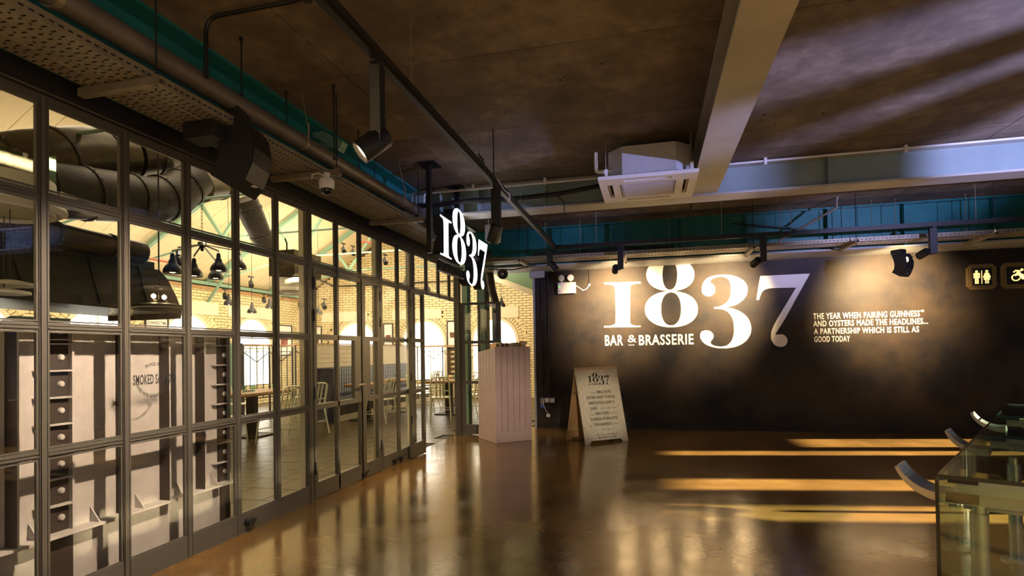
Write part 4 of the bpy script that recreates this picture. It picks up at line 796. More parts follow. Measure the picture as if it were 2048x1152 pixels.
for i in range(22):
    a = .05 + i*.0235; h = random.uniform(.03, .06)
    t = MB(); q = pz(a, .05, H0+.015); t.bar(q, q + e2*.20, .012 if i % 3 else .018, (h+.03)*1.3); 
    tag(t.build('menu', random.choice(['paper','leather','leather','orange','paper'])), MN[i] + ' menu from the left standing on edge on the host stand', 'menu', 'menus in a row on the host stand')
t = MB(); t.bar(pz(.03,.03,H0-.008), pz(W1-.03,.03,H0-.008), .02, .03); t.build('menu_ledge', 'stand', hs)

# ================================================================ A-BOARD
fb = Vector((-.92, 8.065, 0)); u1 = Vector((.763, .647, 0)); bk = Vector((-.647, .763, 0)); WB = .76; HB = 1.105; SP = .53
ab = thing('sandwich_board', 'pale wooden sandwich board with printed menu text standing before the black wall', 'sandwich board', fb + u1*WB/2 + bk*SP/2)
for sgn, name in ((1, 'front_panel'), (-1, 'rear_panel')):
    base = fb if sgn == 1 else fb + bk*SP
    vv = (bk*SP/2*sgn + Z*HB); L_ = vv.length; vv.normalize(); nn = vv.cross(u1) if sgn == 1 else u1.cross(vv)
    if nn.dot(bk)*sgn > 0: nn = -nn
    poly = [(0,0),(.075,0),(.095,.03),(.11,.045),(.62,.045),(.645,.03),(.665,0),(WB,0),(WB,L_),(0,L_)]
    MB().prism(poly, base, u1, vv, -nn, .018).build(name, 'wood' if sgn == 1 else 'wood2', ab, bevel=.002)
    if sgn == 1: FV, FN, FL = vv.copy(), nn.copy(), L_
for a in (.0, WB-.02): MB().bar(fb + u1*(a+.01) + bk*.155 + Z*.74, fb + u1*(a+.01) + bk*(SP-.155) + Z*.74, .006, .010).build('hinge_stay', 'brass', ab)
MB().bar(fb + bk*(SP-.06) + Z*.17, fb + bk*(SP-.06) + u1*WB + Z*.17, .015, .06).build('cross_rail', 'wood2', ab)
def btxt(s, cx, y, w_, cap, bold=.03, mt='print'):
    put_text(s, fb + u1*(cx-w_/2) + FV*y + FN*.0008, w_, cap, u1, FV, FN, mt, ab, .0008, bold)
k = .40/3.28
for q in ('one','eight','three','seven'): numeral(q, fb + u1*.20 + FV*.905 + FN*.0008, k, u1, FV, FN, 'print', ab, .0008, name='printed_numeral')
btxt('BAR & BRASSERIE', .20+.09, .865, .18, .024)
for (l, y) in ((('We serve ', 'SMALL PLATES,'), .735), (('', 'OYSTERS, HEARTY STARTERS,'), .655), (('', 'LARGE PLATES & DISHES TO'), .575), (('', 'SHARE.'), .495), (('some ', 'IRISH CHEESE,'), .415), (('', 'GUINNESS®  AFTERNOON TEA'), .335), (('an ', 'OPEN SANDWICH'), .255)): 
    wide = {'SMALL PLATES,': (.265,.46), 'OYSTERS, HEARTY STARTERS,': (.52,.39), 'LARGE PLATES & DISHES TO': (.47,.39), 'SHARE.': (.12,.235), 'IRISH CHEESE,': (.245,.37), 'GUINNESS®  AFTERNOON TEA': (.49,.39), 'OPEN SANDWICH': (.30,.345)}[l[1]]
    btxt(l[1], wide[1], y, wide[0], .042)
    if l[0]: btxt(l[0].strip(), wide[1]-wide[0]/2-.06, y, .085 if len(l[0]) > 4 else .035, .022, 0)
btxt('You may also enjoy', .49, .50, .30, .022, 0); btxt('a glass of', .58, .42, .13, .022, 0); btxt('or just a', .58, .26, .12, .022, 0)
btxt('snack or two.', .39, .19, .18, .022, 0); btxt('Make it a most remarkable day', .39, .115, .38, .022, 0); btxt('WITH A BITE TO EAT AT 1837', .39, .068, .33, .028)
# ================================================================ GLASS DESK, BOTTOM RIGHT
g1 = Vector((.905, -.425, 0)); g2 = Vector((.515, .857, 0)); DO = Vector((1.18, 2.76, 0)); DH = .80
desk = thing('glass_desk', 'long green tinted glass counter with steel legs at the right edge', 'counter', DO + g1*.5 + g2*1.5)
def slab(a0, a1, b0, b1, z0, z1, m, name, par=desk):
    b = MB(); q = [DO + g1*a + g2*c for a, c in ((a0,b0),(a1,b0),(a1,b1),(a0,b1))]
    return b.add([p+Z*z0 for p in q] + [p+Z*z1 for p in q], [(3,2,1,0),(4,5,6,7),(0,1,5,4),(1,2,6,5),(2,3,7,6),(3,0,4,7)]).build(name, m, par)
segs = [(0, 1.42), (1.46, 2.70), (2.74, 3.9)]
for b0, b1 in segs:
    slab(0, 1.0, b0, b1, DH-.012, DH, 'deskglass', 'glass_top')
    slab(0, 1.0, b0-.004, b0, DH-.016, DH+.001, 'edge', 'polished_edge'); slab(-.003, 0, b0, b1, DH-.012, DH, 'edge', 'polished_edge')
    slab(.05, .95, b0+.10, b0+.16, DH-.09, DH-.03, 'cream', 'cross_beam')
    slab(.03, .13, b0+.02, b0+.04, DH-.035, DH-.012, 'black', 'glass_clamp')
slab(-.012, .0, .03, 2.0, .02, DH-.02, 'deskglass', 'side_glass')
slab(0, 1.0, .02, .032, .02, DH-.04, 'deskglass', 'front_glass')
slab(-.013, .0, .018, .03, .02, DH-.03, 'edge', 'polished_edge')
slab(.02, .13, .034, .05, DH-.12, DH-.08, 'black', 'glass_clamp')
slab(.0, 1.0, .2, .26, DH-.16, DH-.10, 'cream', 'shelf_rail')
slab(.05, .95, .3, .75, DH-.20, DH-.19, 'cream', 'shelf')
def legp(a, c):
    p = DO + g1*a + g2*c
    MB().tube(p + Z*.012, p + Z*(DH-.2), .034, n=24).build('leg', 'steel', desk, smooth=True)
    MB().tube(p + Z*(DH-.2), p + Z*(DH-.16), .026, n=20).build('leg_collar', 'chrome', desk, smooth=True)
    MB().tube(p, p + Z*.012, .08, n=24).build('foot_plate', 'steel', desk, smooth=True)
legp(.11, .25); legp(.15, 1.7); legp(.2, 3.1)
slab(.26, .305, .5, .53, 0, DH-.1, 'steel', 'upright')
# curved steel brackets
def horn(c, lab):
    out = []; n_ = 12
    for i in range(n_+1):
        t_ = i/n_; a = R(200 + 75*t_); out.append((.30 + .34*math.cos(a), .36+.34*math.sin(a)))
    inn = []
    for i in range(n_+1):
        t_ = 1 - i/n_; a = R(200 + 75*t_); th = .022 + .05*t_; inn.append((.30 + (.34-th)*math.cos(a), .36 + (.34-th)*math.sin(a)))
    prof = [(x-.16, z) for x, z in out] + [(.62, .045)] + [(x-.16, z) for x, z in inn]
    prof = [(x*.62-.06, z*.62) for x, z in [p for p in prof if p[0] < .5]]
    b = MB(); b.prism(prof, DO + g2*c + Z*(DH-.155), g1, Z, g2, .17)
    return b.build('curved_bracket', 'steel', desk, smooth=False)
for c in (.10, 1.55, 2.85): horn(c, '')
slab(.16, .92, 1.2, 1.26, DH-.05, DH-.02, 'steel', 'bracket_arm'); slab(.16, .92, 2.4, 2.46, DH-.05, DH-.02, 'steel', 'bracket_arm')

# ================================================================ DINING ROOM SHELL
GY, SXW = 16.0, -10.8
EAV = 3.25; RX, RZ = -6.7, 5.75
roofz = lambda x: EAV + (x-SXW)*(RZ-EAV)/(RX-SXW) if x < RX else RZ - (x-RX)*(RZ-EAV)/(RX-SXW)
wg = structure('wall_gable'); wsd = structure('wall_side')
MB().add([(-11, GY+.02, -.1), (-1.5, GY+.02, -.1), (-1.5, GY+.02, 6), (-11, GY+.02, 6), (-11, GY+.3, -.1), (-1.5, GY+.3, -.1), (-1.5, GY+.3, 6), (-11, GY+.3, 6)],
         [(0,1,2,3),(7,6,5,4),(0,4,5,1),(1,5,6,2),(2,6,7,3),(3,7,4,0)]).build('mortar_backing', 'mortar', wg)
MB().bb(SXW-.3, SXW-.02, -.5, 16.3, -.1, 3.6).build('mortar_backing', 'mortar', wsd)
garch = [(-4.47, .66), (-6.72, .66), (-8.97, .66)]; sarch = [6.7, 8.95, 11.2, 13.45]; SPR = 1.66
CO, BL, BH = .075, .225, .063
def in_arch(u, z, c, r): return (z <= SPR and abs(u-c) < r and z > .55) or (z > SPR and math.hypot(u-c, z-SPR) < r)
def brickwall(par, axis, plane, u0, u1, zmax, arches, bands, first):
    """axis 'x': wall faces -y, u is x.  axis 'y': wall faces +x, u is y"""
    every = []; nrow = int(5.9/CO)
    for j in range(nrow):
        z = (j+.5)*CO
        k = 0; u = u0 - (BL/2 if j % 2 else 0)
        while u < u1:
            c = u+BL/2; u += BL
            if z + .03 > zmax(c): continue
            if any(in_arch(c+s*.02, z, a, r+.27) for a, r in arches for s in (-1, 0, 1)): continue
            if any(b0 < c < b1 and z0 < z < z1 for b0, b1, z0, z1 in bands): continue
            every.append((c, z))
    sel = set(sorted(every, key=first)[:300]); rest = MB()
    for c, z in every:
        jit = random.uniform(-.003, .003)
        if axis == 'x': cc, dd = (c, plane-.012+jit, z), (BL-.014, .03, BH)
        else: cc, dd = (plane+.012+jit, c, z), (.03, BL-.014, BH)
        if (c, z) in sel: piece('brick', 'brick', dd, par, cc)
        else: rest.box(cc, dd)
    rest.build('brickwork', 'brick', par, kind='stuff')
gb = [(-4.95, -3.72, 2.36, 2.70), (-7.75, -6.12, 2.40, 2.70), (-10.2, -8.6, 2.40, 2.70)]
brickwall(wg, 'x', GY, SXW, -2.0, roofz, garch, gb, lambda t: abs(t[0]+3.9)*.7 + abs(t[1]-2.75))
sb = [(c-.95, c+.95, 2.40, 2.72) for c in sarch]
brickwall(wsd, 'y', SXW, 3.5, GY, lambda c: EAV-.12, [(c, .7) for c in sarch], sb, lambda t: abs(t[0]-11.6)*.5 + abs(t[1]-2.55))
def archwin(par, axis, c, r, n, band):
    P3 = (lambda u, d, z: (u, GY-d, z)) if axis == 'x' else (lambda u, d, z: (SXW+d, u, z))
    uu, vv, nn, base = (X, Z, -Y, (0, GY+.015, 0)) if axis == 'x' else (Y, Z, X, (SXW-.015, 0, 0))
    nseg = 20; arc = [(c + r*math.cos(PI*i/nseg), SPR + r*math.sin(PI*i/nseg)) for i in range(nseg+1)]
    w_ = structure('window_%d' % n); 
    MB().prism(arc + [(c-r, .55), (c+r, .55)], base, uu, vv, nn, .006).build('bright_pane', 'sky', w_)
    arco = [(c + (r+.09)*math.cos(PI*i/nseg), SPR + (r+.09)*math.sin(PI*i/nseg)) for i in range(nseg+1)]
    b = MB()
    for i in range(nseg): b.prism([arc[i], arco[i], arco[i+1], arc[i+1]], base, uu, vv, nn, .05)
    b.prism([(c-r-.09,.5),(c-r,.5),(c-r,SPR),(c-r-.09,SPR)], base, uu, vv, nn, .05); b.prism([(c+r,.5),(c+r+.09,.5),(c+r+.09,SPR),(c+r,SPR)], base, uu, vv, nn, .05)
    b.build('stone_surround', 'stone', w_)
    b = MB(); b.prism([(c-r,SPR-.12),(c+r,SPR-.12),(c+r,SPR-.07),(c-r,SPR-.07)], base, uu, vv, nn, .03); b.build('transom', 'cream', w_)
    for q in (-.33, .33): MB().prism([(c+q*r-.015,.55),(c+q*r+.015,.55),(c+q*r+.015,SPR-.1 if abs(q)>.1 else SPR+r*.9),(c+q*r-.015,SPR-.1)], base, uu, vv, nn, .03).build('glazing_bar', 'cream', w_)
    MB().prism([(c-.015,SPR-.1),(c+.015,SPR-.1),(c+.015,SPR+r*.97),(c-.015,SPR+r*.97)], base, uu, vv, nn, .03).build('glazing_bar', 'cream', w_)
    m_ = 30
    for i in range(m_):
        a0, a1 = PI*i/m_+.008, PI*(i+1)/m_-.008
        for r0, r1 in ((r+.10, r+.215), (r+.223, r+.335)):
            q = [(c + rr*math.cos(a), SPR + rr*math.sin(a)) for rr, a in ((r0,a0),(r1,a0),(r1,a1),(r0,a1))]
            MB().prism(q, base, uu, vv, nn, .04+random.uniform(0,.004)).build('brick', 'brick', par)
    b0, b1, z0, z1 = band
    MB().prism([(b0,z0),(b1,z0),(b1,z1),(b0,z1)], base, uu, vv, nn, .07).build('stone_lintel', 'stone', par)
for i, (c, r) in enumerate(garch): archwin(wg, 'x', c, r, i+1, gb[i])
for i, c in enumerate(sarch): archwin(wsd, 'y', c, .70, i+4, sb[i])
# timber boards of the roof
rf = structure('ceiling_dining_room')
for xa, xb in ((SXW-.1, RX), (RX, -2.4)):
    za, zb = roofz(xa) if xa != RX else RZ, RZ if xb == RX else roofz(xb)
    dv = Vector((xb-xa, 0, zb-za)); sl = dv.length; dv.normalize(); nr = Vector((-dv.z, 0, dv.x))
    if nr.z < 0: nr = -nr
    for i in range(40):
        y0 = -.4 + i*.42
        sl = ((-3.16 if y0 < 9.6 else -2.0) - RX)/dv.x if xa == RX else sl
        p = Vector((xa, y0+.21, za)) + nr*.05
        MB().bar(p, p + dv*sl, .412, .03, up=nr).build('roof_board', 'roof', rf)
    b = MB(); sl = (-3.2-RX)/dv.x if xa == RX else sl; b.bar(Vector((xa, 8, za)) + nr*.09, Vector((xa, 8, za)) + dv*sl + nr*.09, 17, .03, up=nr); b.build('roof_deck', 'mortar', rf)
wn1 = structure('wall_near'); MB().bb(SXW, -3.1, -.6, -.5, 0, 6).build('plaster', 'stone', wn1)
# eaves plate
b = MB(); b.bb(SXW-.02, SXW+.10, 0, GY, EAV-.10, EAV-.02); tag(b.build('eaves_beam', 'green'), 'sage green steel gutter beam along the top of the brick side wall', 'beam')
b = MB(); b.bb(SXW, SXW+.05, 0, GY, EAV-.22, EAV-.13); tag(b.build('cable_duct', 'wood2'), 'brown duct running along the brick side wall under the roof', 'duct')
# steel trusses
def truss(y, label):
    t = thing('roof_truss', label, 'truss', (RX, y, 3.4), 'sage green roof trusses')
    Lp, Rp, Ap = Vector((SXW+.05, y, EAV-.02)), Vector((-2.7, y, EAV)), Vector((RX, y, RZ-.1))
    for p, q in ((Lp, Ap), (Ap, Rp)):
        MB().bar(p, q, .09, .09).build('rafter', 'green', t)
    tie = 3.72
    LM, RM = Lp.lerp(Ap, .5), Rp.lerp(Ap, .5); TL, TR = Vector((-8.2, y, tie)), Vector((-5.2, y, tie))
    for p, q in ((Lp, TL), (TR, Rp)): MB().tube(p, q, .022, n=8).build('tie_rod', 'green', t)
    MB().tube(TL, TR, .020, n=8).build('tie_rod', 'green', t)
    for p, q in ((TL, LM), (TL, Ap), (TR, RM), (TR, Ap)): MB().bar(p, q, .055, .055).build('strut', 'green', t)
    for p in (TL, TR): MB().tube(p - Y*.05, p + Y*.05, .06, n=10).build('joint', 'green', t)
    for s in (-1, 1): MB().bar(Lp + Z*-.5, Lp + Vector((.7, 0, .36)), .05, .05).build('knee_brace', 'green', t) if s > 0 else None
for i, y in enumerate((4.6, 7.0, 9.4, 11.8, 14.2)): truss(y, ['roof truss nearest the camera above the dark ducts', 'roof truss above the hanging lamps', 'third roof truss from the camera', 'roof truss crossing before the far brick gable', 'roof truss closest to the far brick gable'][i].replace('roof truss', 'sage green roof truss'))
for k, x in enumerate((-9.4, -8.0, -5.4, -4.0)):
    b = MB(); b.bar((x, 0, roofz(x)-.08), (x, GY, roofz(x)-.08), .06, .10); tag(b.build('purlin', 'roof' if k % 2 else 'green'), 'long purlin under the dining room roof, ' + ['lowest on the side wall slope', 'upper one on the side wall slope', 'upper one on the slope over the screen', 'lowest on the slope over the screen'][k], 'purlin')
b = MB(); b.prism([(-3.10, 2.97), (-2.0, 2.43), (-2.0, 3.2), (-3.5, 3.2)], (0, 11.9, 0), X, Z, Y, .12); tag(b.build('sloping_beam', 'green'), 'green gusset panel above the entrance to the dining room', 'beam')
b = MB(); b.prism([(-3.45, 2.98), (-2.0, 2.37), (-2.0, 2.50), (-3.45, 3.10)], (0, 11.7, 0), X, Z, Y, .2); tag(b.build('sloping_beam', 'cream'), 'cream sloping beam above the entrance to the dining room', 'beam')
# closing wall of the dining room behind the black wall
MB().bb(-1.95, -1.85, YB+.2, GY, 0, 3.4).build('wall_end', 'stone', None, kind='structure')

# ---- framed pictures
def picture(label, axis, u0, u1, z0, z1, txt=None, art=None):
    P_ = (lambda u, d, z: Vector((u, GY-d, z))) if axis == 'x' else (lambda u, d, z: Vector((SXW+d, u, z)))
    t = thing('framed_picture', label, 'picture', P_((u0+u1)/2, .03, z0), 'framed pictures on the brick walls')
    def bx(a0, a1, c0, c1, d0, d1, m, nm):
        p, q = P_(a0, d0, c0), P_(a1, d1, c1); return MB().bb(p.x, q.x, p.y, q.y, p.z, q.z).build(nm, m, t)
    for a0,a1,c0,c1 in ((u0,u1,z0,z0+.03),(u0,u1,z1-.03,z1),(u0,u0+.03,z0+.03,z1-.03),(u1-.03,u1,z0+.03,z1-.03)): bx(a0,a1,c0,c1,.03,.06,'black','frame')
    bx(u0+.03,u1-.03,z0+.03,z1-.03,.03,.04,'white','print')
    uu, nn = (X, -Y) if axis == 'x' else (Y, X)
    if txt: put_text(txt, P_(u0+.06 if axis == 'x' else u0+.06, .041, z1-.16), (u1-u0)-.12, .07, uu, Z, nn, 'print', t, .001, .02)
    if art:
        w_ = (u1-u0)*.25; cx = (u0+u1)/2; cz = (z0+z1)/2-.02
        MB().prism([(cx-w_*.8, cz-w_), (cx+w_*.8, cz-w_), (cx+w_, cz+w_), (cx-w_, cz+w_)], P_(0,.041,0), uu, Z, nn, .002).build('printed_shape', art, t)
    return t
picture('framed poster reading GUINNESS TIME on the brick side wall', 'y', 10.0, 10.62, 1.55, 2.26, 'GUINNESS TIME')
picture('black framed print with a red shape at the corner of the side wall', 'y', 14.45, 15.2, 1.35, 2.28, None, 'red')
picture('black framed print left of the middle gable window', 'x', -10.62, -10.2, 1.35, 2.28, None, 'leather')
picture('black framed print with a red shape between two gable windows', 'x', -8.05, -7.72, 1.45, 2.30, None, 'red')
picture('black framed print just left of the open screen post', 'x', -5.95, -5.62, 1.5, 2.32, None, 'leather')
# ================================================================ DINING ROOM CONTENTS
def Wp(x, px, py):
    "point where the ray through a picture position meets the plane x = const (used once, to set out the ducts)"
    d = fw + r2*((px-1024)/FPX) + u2*((CY-py)/FPX); t = x/d.x; return Vector((x, d.y*t, 1.35 + d.z*t))
def duct(label, pts, rs, m='duct', seams=True, grp='bronze ventilation ducts', n=28):
    pts = [Vector(p) for p in pts]
    t = thing('ventilation_duct', label, 'duct', pts[0], grp)
    MB().path(pts, rs, n).build('casing', m, t, smooth=True)
    if seams:
        for i in range(len(pts)-1):
            L_ = (pts[i+1]-pts[i]).length
            for q in ([.5] if L_ < 1.2 else [.2, .72]):
                c = pts[i].lerp(pts[i+1], q); r = (rs if not isinstance(rs, list) else rs[i]+(rs[i+1]-rs[i])*q); d = (pts[i+1]-pts[i]).normalized()
                MB().lathe([(r-.01,-.02),(r+.012,-.02),(r+.012,.02),(r-.01,.02)], c, n, d).build('seam_band', 'ductd', t, smooth=True)
                b = MB(); u = d.cross(Z).normalized(); v = d.cross(u)
                for k in range(14):
                    a = 2*PI*k/14; p = c + (u*math.cos(a)+v*math.sin(a))*(r+.012); b.box(p, (.011,.011,.011))
                b.build('rivets', 'galv', t, kind='stuff')
    return t
DX = -6.0
def wps(x, *pts): return [Wp(x, *p) for p in pts]
duct('fat bronze duct nearest the camera behind the top left panes', wps(DX, (-60,345), (60,322), (165,309), (245,310)), .30)
duct('fat bronze duct continuing behind the third and fourth top panes', wps(DX, (252,308), (330,302), (430,288)), .30)
duct('bronze duct running behind the loudspeaker to the fifth pane', wps(-6.9, (400,372), (470,362), (555,350)), .26)
duct('dark elbow duct under the fat bronze ducts', wps(-5.6, (40,372), (115,382), (220,392), (300,402), (345,392), (392,358)), [.26,.27,.27,.27,.26,.22], 'ductd')
duct('dark slanting duct leading down to the square box', wps(-6.3, (490,398), (508,440), (535,500)), [.19,.19,.15], 'ductd')
duct('slim bronze duct lying on top of the dark hood', wps(-5.7, (-40,442), (60,458), (150,478), (283,506)), .125)
t = thing('mottled_panel', 'mottled olive steel panel hanging behind the leftmost top pane', 'panel', (-5.2, 3.2, 2.7))
q = wps(-5.0, (-60,262), (66,312), (66,392), (-60,372)); MB().add([p for p in q] + [p + Vector((-.05,0,0)) for p in q], [(0,1,2,3),(7,6,5,4),(0,4,5,1),(1,5,6,2),(2,6,7,3),(3,7,4,0)]).build('plate', 'mottle', t)
q = wps(-4.9, (97,312), (112,312), (112,392), (97,392)); MB().add([p for p in q] + [p + Vector((-.05,0,0)) for p in q], [(0,1,2,3),(7,6,5,4),(0,4,5,1),(1,5,6,2),(2,6,7,3),(3,7,4,0)]).build('bracket', 'green', t)
b = MB(); t = thing('plenum_box', 'square dark bronze plenum box hanging behind the sixth pane', 'duct', (-6.1, 8.7, 2.85))
MB().bb(-6.35, -5.85, 8.35, 9.15, 2.72, 3.16).build('box', 'duct', t); MB().path([(-6.1, 8.5, 3.16), (-6.1, 8.5, 3.3), (-6.1, 8.45, 3.38)], .014, 6).build('hanger', 'black', t)
MB().bb(-5.84, -5.82, 8.62, 8.68, 2.72, 3.14).build('fluorescent_tube', 'sky', t)
def diffuser(c, r, label):
    t = thing('ceiling_diffuser', label, 'diffuser', c, 'round cream diffusers')
    c = Vector(c)
    MB().lathe([(0,.0),(r*.45,0),(r*.62,.03),(r*.86,.02),(r*.9,0),(r,.03),(r*.98,.06),(r*.86,.10),(r*.84,.26),(0,.27)], c, 40).build('drum', 'cream', t, smooth=True)
    MB().lathe([(r*.78,.02),(r*.80,-.01),(r*.84,-.01),(r*.84,.03)], c, 40).build('ring', 'white', t, smooth=True)
diffuser((-6.1, 8.62, 2.44), .30, 'round cream diffuser under the square plenum box')
diffuser((-5.0, 3.25, 2.52), .50, 'large round cream diffuser behind the leftmost pane')
# dark hood
hd = thing('extraction_hood', 'huge dark riveted extraction hood behind the left panes with a curved end', 'hood', (-5.9, 4, 1.9))
prof = [(1.2, 1.96), (5.86, 1.90), (5.86, 1.84), (5.92, 1.84), (5.93, 1.95), (5.85, 2.12), (5.72, 2.32), (5.60, 2.42), (1.2, 2.46)]
MB().prism(prof, (-6.9, 0, 0), Y, Z, X, 1.1).build('body', 'ductd', hd)
MB().bb(-5.82, -5.79, 1.2, 5.52, 2.42, 2.50).build('top_band', 'ductd', hd)
for y in (3.2, 3.95, 4.7, 5.3): MB().bar((-5.79, y, 2.44), (-5.79, y+.14, 1.95), .02, .012, up=X).build('seam', 'black', hd)
b = MB()
for i in range(60): b.box((-5.785, 1.3+i*.07, 2.46), (.012, .012, .012)); b.box((-5.785, 1.3+i*.07, 2.40), (.010,.010,.010))
for i in range(14): b.box((-5.785, 4.75+.01*i, 2.36-.03*i), (.010,.010,.010))
b.build('rivets', 'duct', hd, kind='stuff')
b = MB(); b.prism([(3.9,1.60),(5.1,1.60),(5.1,1.82),(4.5,1.82),(4.3,1.70),(3.9,1.66)], (-6.6,0,0), Y, Z, X, .05); tag(b.build('panel', 'bluep'), 'pale blue riveted panel under the dark hood', 'panel')
b = MB(); b.bb(-6.3, -6.1, 2.0, 5.3, 1.66, 1.70); tag(b.build('shelf', 'cream'), 'bright cream shelf under the dark hood', 'shelf')
t = thing('exit_sign', 'green emergency exit sign with arrow behind the leftmost pane', 'sign', (-6.0, 3.62, 1.80)); MB().bb(-6.02, -5.98, 3.55, 3.70, 1.80, 1.89).build('panel', 'greenlit', t)
MB().prism([(3.625,1.85),(3.645,1.85),(3.645,1.875),(3.655,1.875),(3.655,1.85),(3.675,1.85),(3.65,1.815)], (-5.98,0,0), Y, Z, X, .003).build('arrow', 'white', t)
MB().bb(-6.02,-5.98,3.46,3.54,1.80,1.89).build('side_panel', 'cream', t); MB().tube((-6.0,3.6,1.89),(-6.0,3.6,2.0),.006,n=6).build('hanger','black',t)

# ---- lamps
def bell(par_loc, label, grp, r=.095, cord=None, sub=None):
    t = thing('pendant_lamp', label, 'lamp', par_loc, grp); c = Vector(par_loc)
    MB().lathe([(.018,.23),(.026,.20),(.026,.17),(.042,.14),(.045,.115),(r*.75,.085),(r*.96,.045),(r,.0),(r*.96,0),(r*.70,.075),(.03,.11)], c, 20).build('shade', 'black', t, smooth=True)
    MB().lathe([(0,.005),(.028,.01),(.038,.03),(.030,.055),(.012,.075)], c, 12).build('bulb', 'bulbglow', t, smooth=True)
    MB().path(cord or [c+Z*.23, c+Z*.30], .005, 6).build('cord', 'black', t)
    return t
hub = Vector((-5.5, 5.95, 2.78))
ch = thing('chandelier', 'black iron chandelier frame with radiating arms hanging on a chain behind the fourth pane', 'chandelier', hub)
MB().lathe([(.0,.03),(.05,.025),(.05,-.02),(.02,-.04),(.02,-.08),(0,-.09)], hub, 14).build('hub', 'black', ch, smooth=True)
ends = [(-5.15, 5.25, 2.74), (-5.7, 5.35, 2.79), (-5.25, 5.95, 2.70), (-5.15, 6.25, 2.72), (-5.65, 6.35, 2.78), (-5.8, 6.75, 2.78)]
ends = [Wp(-5.3, 345, 505), Wp(-5.9, 356, 498), Wp(-5.5, 388, 515), Wp(-5.3, 437, 505), Wp(-5.9, 431, 524), Wp(-5.7, 478, 505)]
for e in ends: MB().bar(hub + Z*.0, e + Z*.02, .012, .016).build('arm', 'black', ch)
b = MB()
top = 3.6
for i in range(18):
    z = hub.z + .04 + i*.046; a = i % 2
    pts = [hub + Vector(((.012*math.cos(q) if a else 0), (0 if a else .012*math.cos(q)), z-hub.z+.03*math.sin(q)+.02)) for q in [2*PI*k/8 for k in range(9)]]
    b.path(pts, .003, 4, cap=False)
b.build('chain', 'black', ch, kind='stuff')
nm = ['leftmost and lowest at left', 'upper one behind the leftmost', 'just right of the fourth mullion', 'large one at right of the hub', 'lower one at right of the hub', 'outermost at right behind the mullion']
for e, q in zip(ends, nm): bell(e + Z*-.24, 'black bell lamp on the chandelier, ' + q, 'bell lamps of the chandelier', .10, [e, e+Z*.02])
# far small bell lamps on both slopes
spots = [((-8.5, 9.9, 2.42), 'left of the fourth mullion far back'), ((-8.5, 10.6, 2.30), 'behind the fourth mullion far back'), ((-8.5, 11.2, 2.45), 'under the chandelier far back'), ((-8.6, 12.9, 2.45), 'first of two small lamps beside each other'), ((-8.4, 13.0, 2.42), 'second of two small lamps beside each other'),
         ((-5.2, 12.6, 2.85), 'seen in the doorway before the gable'), ((-4.3, 12.9, 2.90), 'before the gable left of the open leaf'), ((-3.62, 12.8, 2.45), 'seen through the open leaf, left one'), ((-3.42, 12.9, 2.43), 'seen through the open leaf, right one'), ((-5.55, 12.2, 2.95), 'beside the door post before the gable')]
for p, q in spots: bell(p, 'small black bell lamp, ' + q, 'small bell lamps far back', .10, [Vector(p)+Z*.23, Vector((p[0], p[1], roofz(p[0])+.06))])
# broad dish lamp
dc = Wp(-4.6, 318, 617)
t = thing('dish_lamp', 'wide shallow dish lamp with two visible bulbs hanging before the hood', 'lamp', dc)
MB().lathe([(.0,.09),(.06,.085),(.08,.055),(.22,.03),(.23,.0),(.22,0),(.07,.045),(0,.06)], dc, 32).build('shade', 'black', t, smooth=True)
MB().lathe([(.215,.0),(.232,.0),(.232,.006),(.215,.006)], dc, 32).build('lit_rim', 'cream', t, smooth=True)
for s in (-.06, .06): MB().lathe([(0,.0),(.02,.015),(.02,.035),(0,.05)], dc + Y*s + Z*.09, 10).build('bulb', 'bulbglow', t, smooth=True)
MB().path([dc+Z*.09, dc+Z*.20, Vector((dc.x, dc.y, roofz(dc.x)+.06))], .007, 6).build('chain', 'black', t); MB().lathe([(.0,.03),(.03,.02),(.035,0),(0,-.01)], dc+Z*.19, 12).build('socket_cap', 'black', t)
for k, (px, py) in enumerate(((20, 572), (8, 588))):
    c = Wp(-4.8, px, py); t = thing('dish_lamp', ['upper', 'lower'][k] + ' of two glowing dish lamps at the left edge', 'lamp', c)
    MB().lathe([(.0,.05),(.05,.045),(.16,.02),(.165,0),(.15,0),(0,.02)], c, 28).build('shade', 'cream', t, smooth=True); MB().tube(c+Z*.05, c+Z*.6, .004, n=6).build('cord', 'black', t)
# small spotlights on the walls
for k, (x, px, py) in enumerate(((-10.3, 450, 592), (-10.3, 528, 600), (-10.2, 540, 604), (-10.0, 600, 610), (-7.6, 648, 612), (-7.6, 687, 500), (-7.6, 706, 505), (-6.2, 770, 523), (-9, 502, 568))):
    c = Wp(x, px, py); t = thing('wall_spotlight', 'small black adjustable spotlight ' + ['left on the brick side wall', 'middle left on the side wall', 'middle right on the side wall', 'near the corner of the brick walls', 'low before the gable', 'on the green truss, left one', 'on the green truss, right one', 'hanging beside the door post', 'on a tall cluster of fixtures'][k], 'spotlight', c, 'small spotlights in the dining room')
    MB().lathe([(0,-.09),(.05,-.085),(.058,.08),(.045,.08),(.04,.05),(0,.05)], c, 14, (.5, -.5, -.6)).build('head', 'black', t, smooth=True); MB().tube(c, c+Z*.16, .012, n=6).build('stem', 'black', t)
    b = MB(); b.bb(c.x-.02, c.x+.02, c.y-.08, c.y+.08, c.z+.15, c.z+.18); b.build('base', 'black', t)
b = MB(); b.path([Wp(-9.6, 640, 560), Wp(-9.3, 668, 573), Vector((-8.9, 15.8, 3.5)), Vector((-3.4, 15.8, 3.5))], .03, 8)
tag(b.build('wall_pipe', 'ductd', smooth=True), 'long dark pipe running across the brick gable', 'pipe')
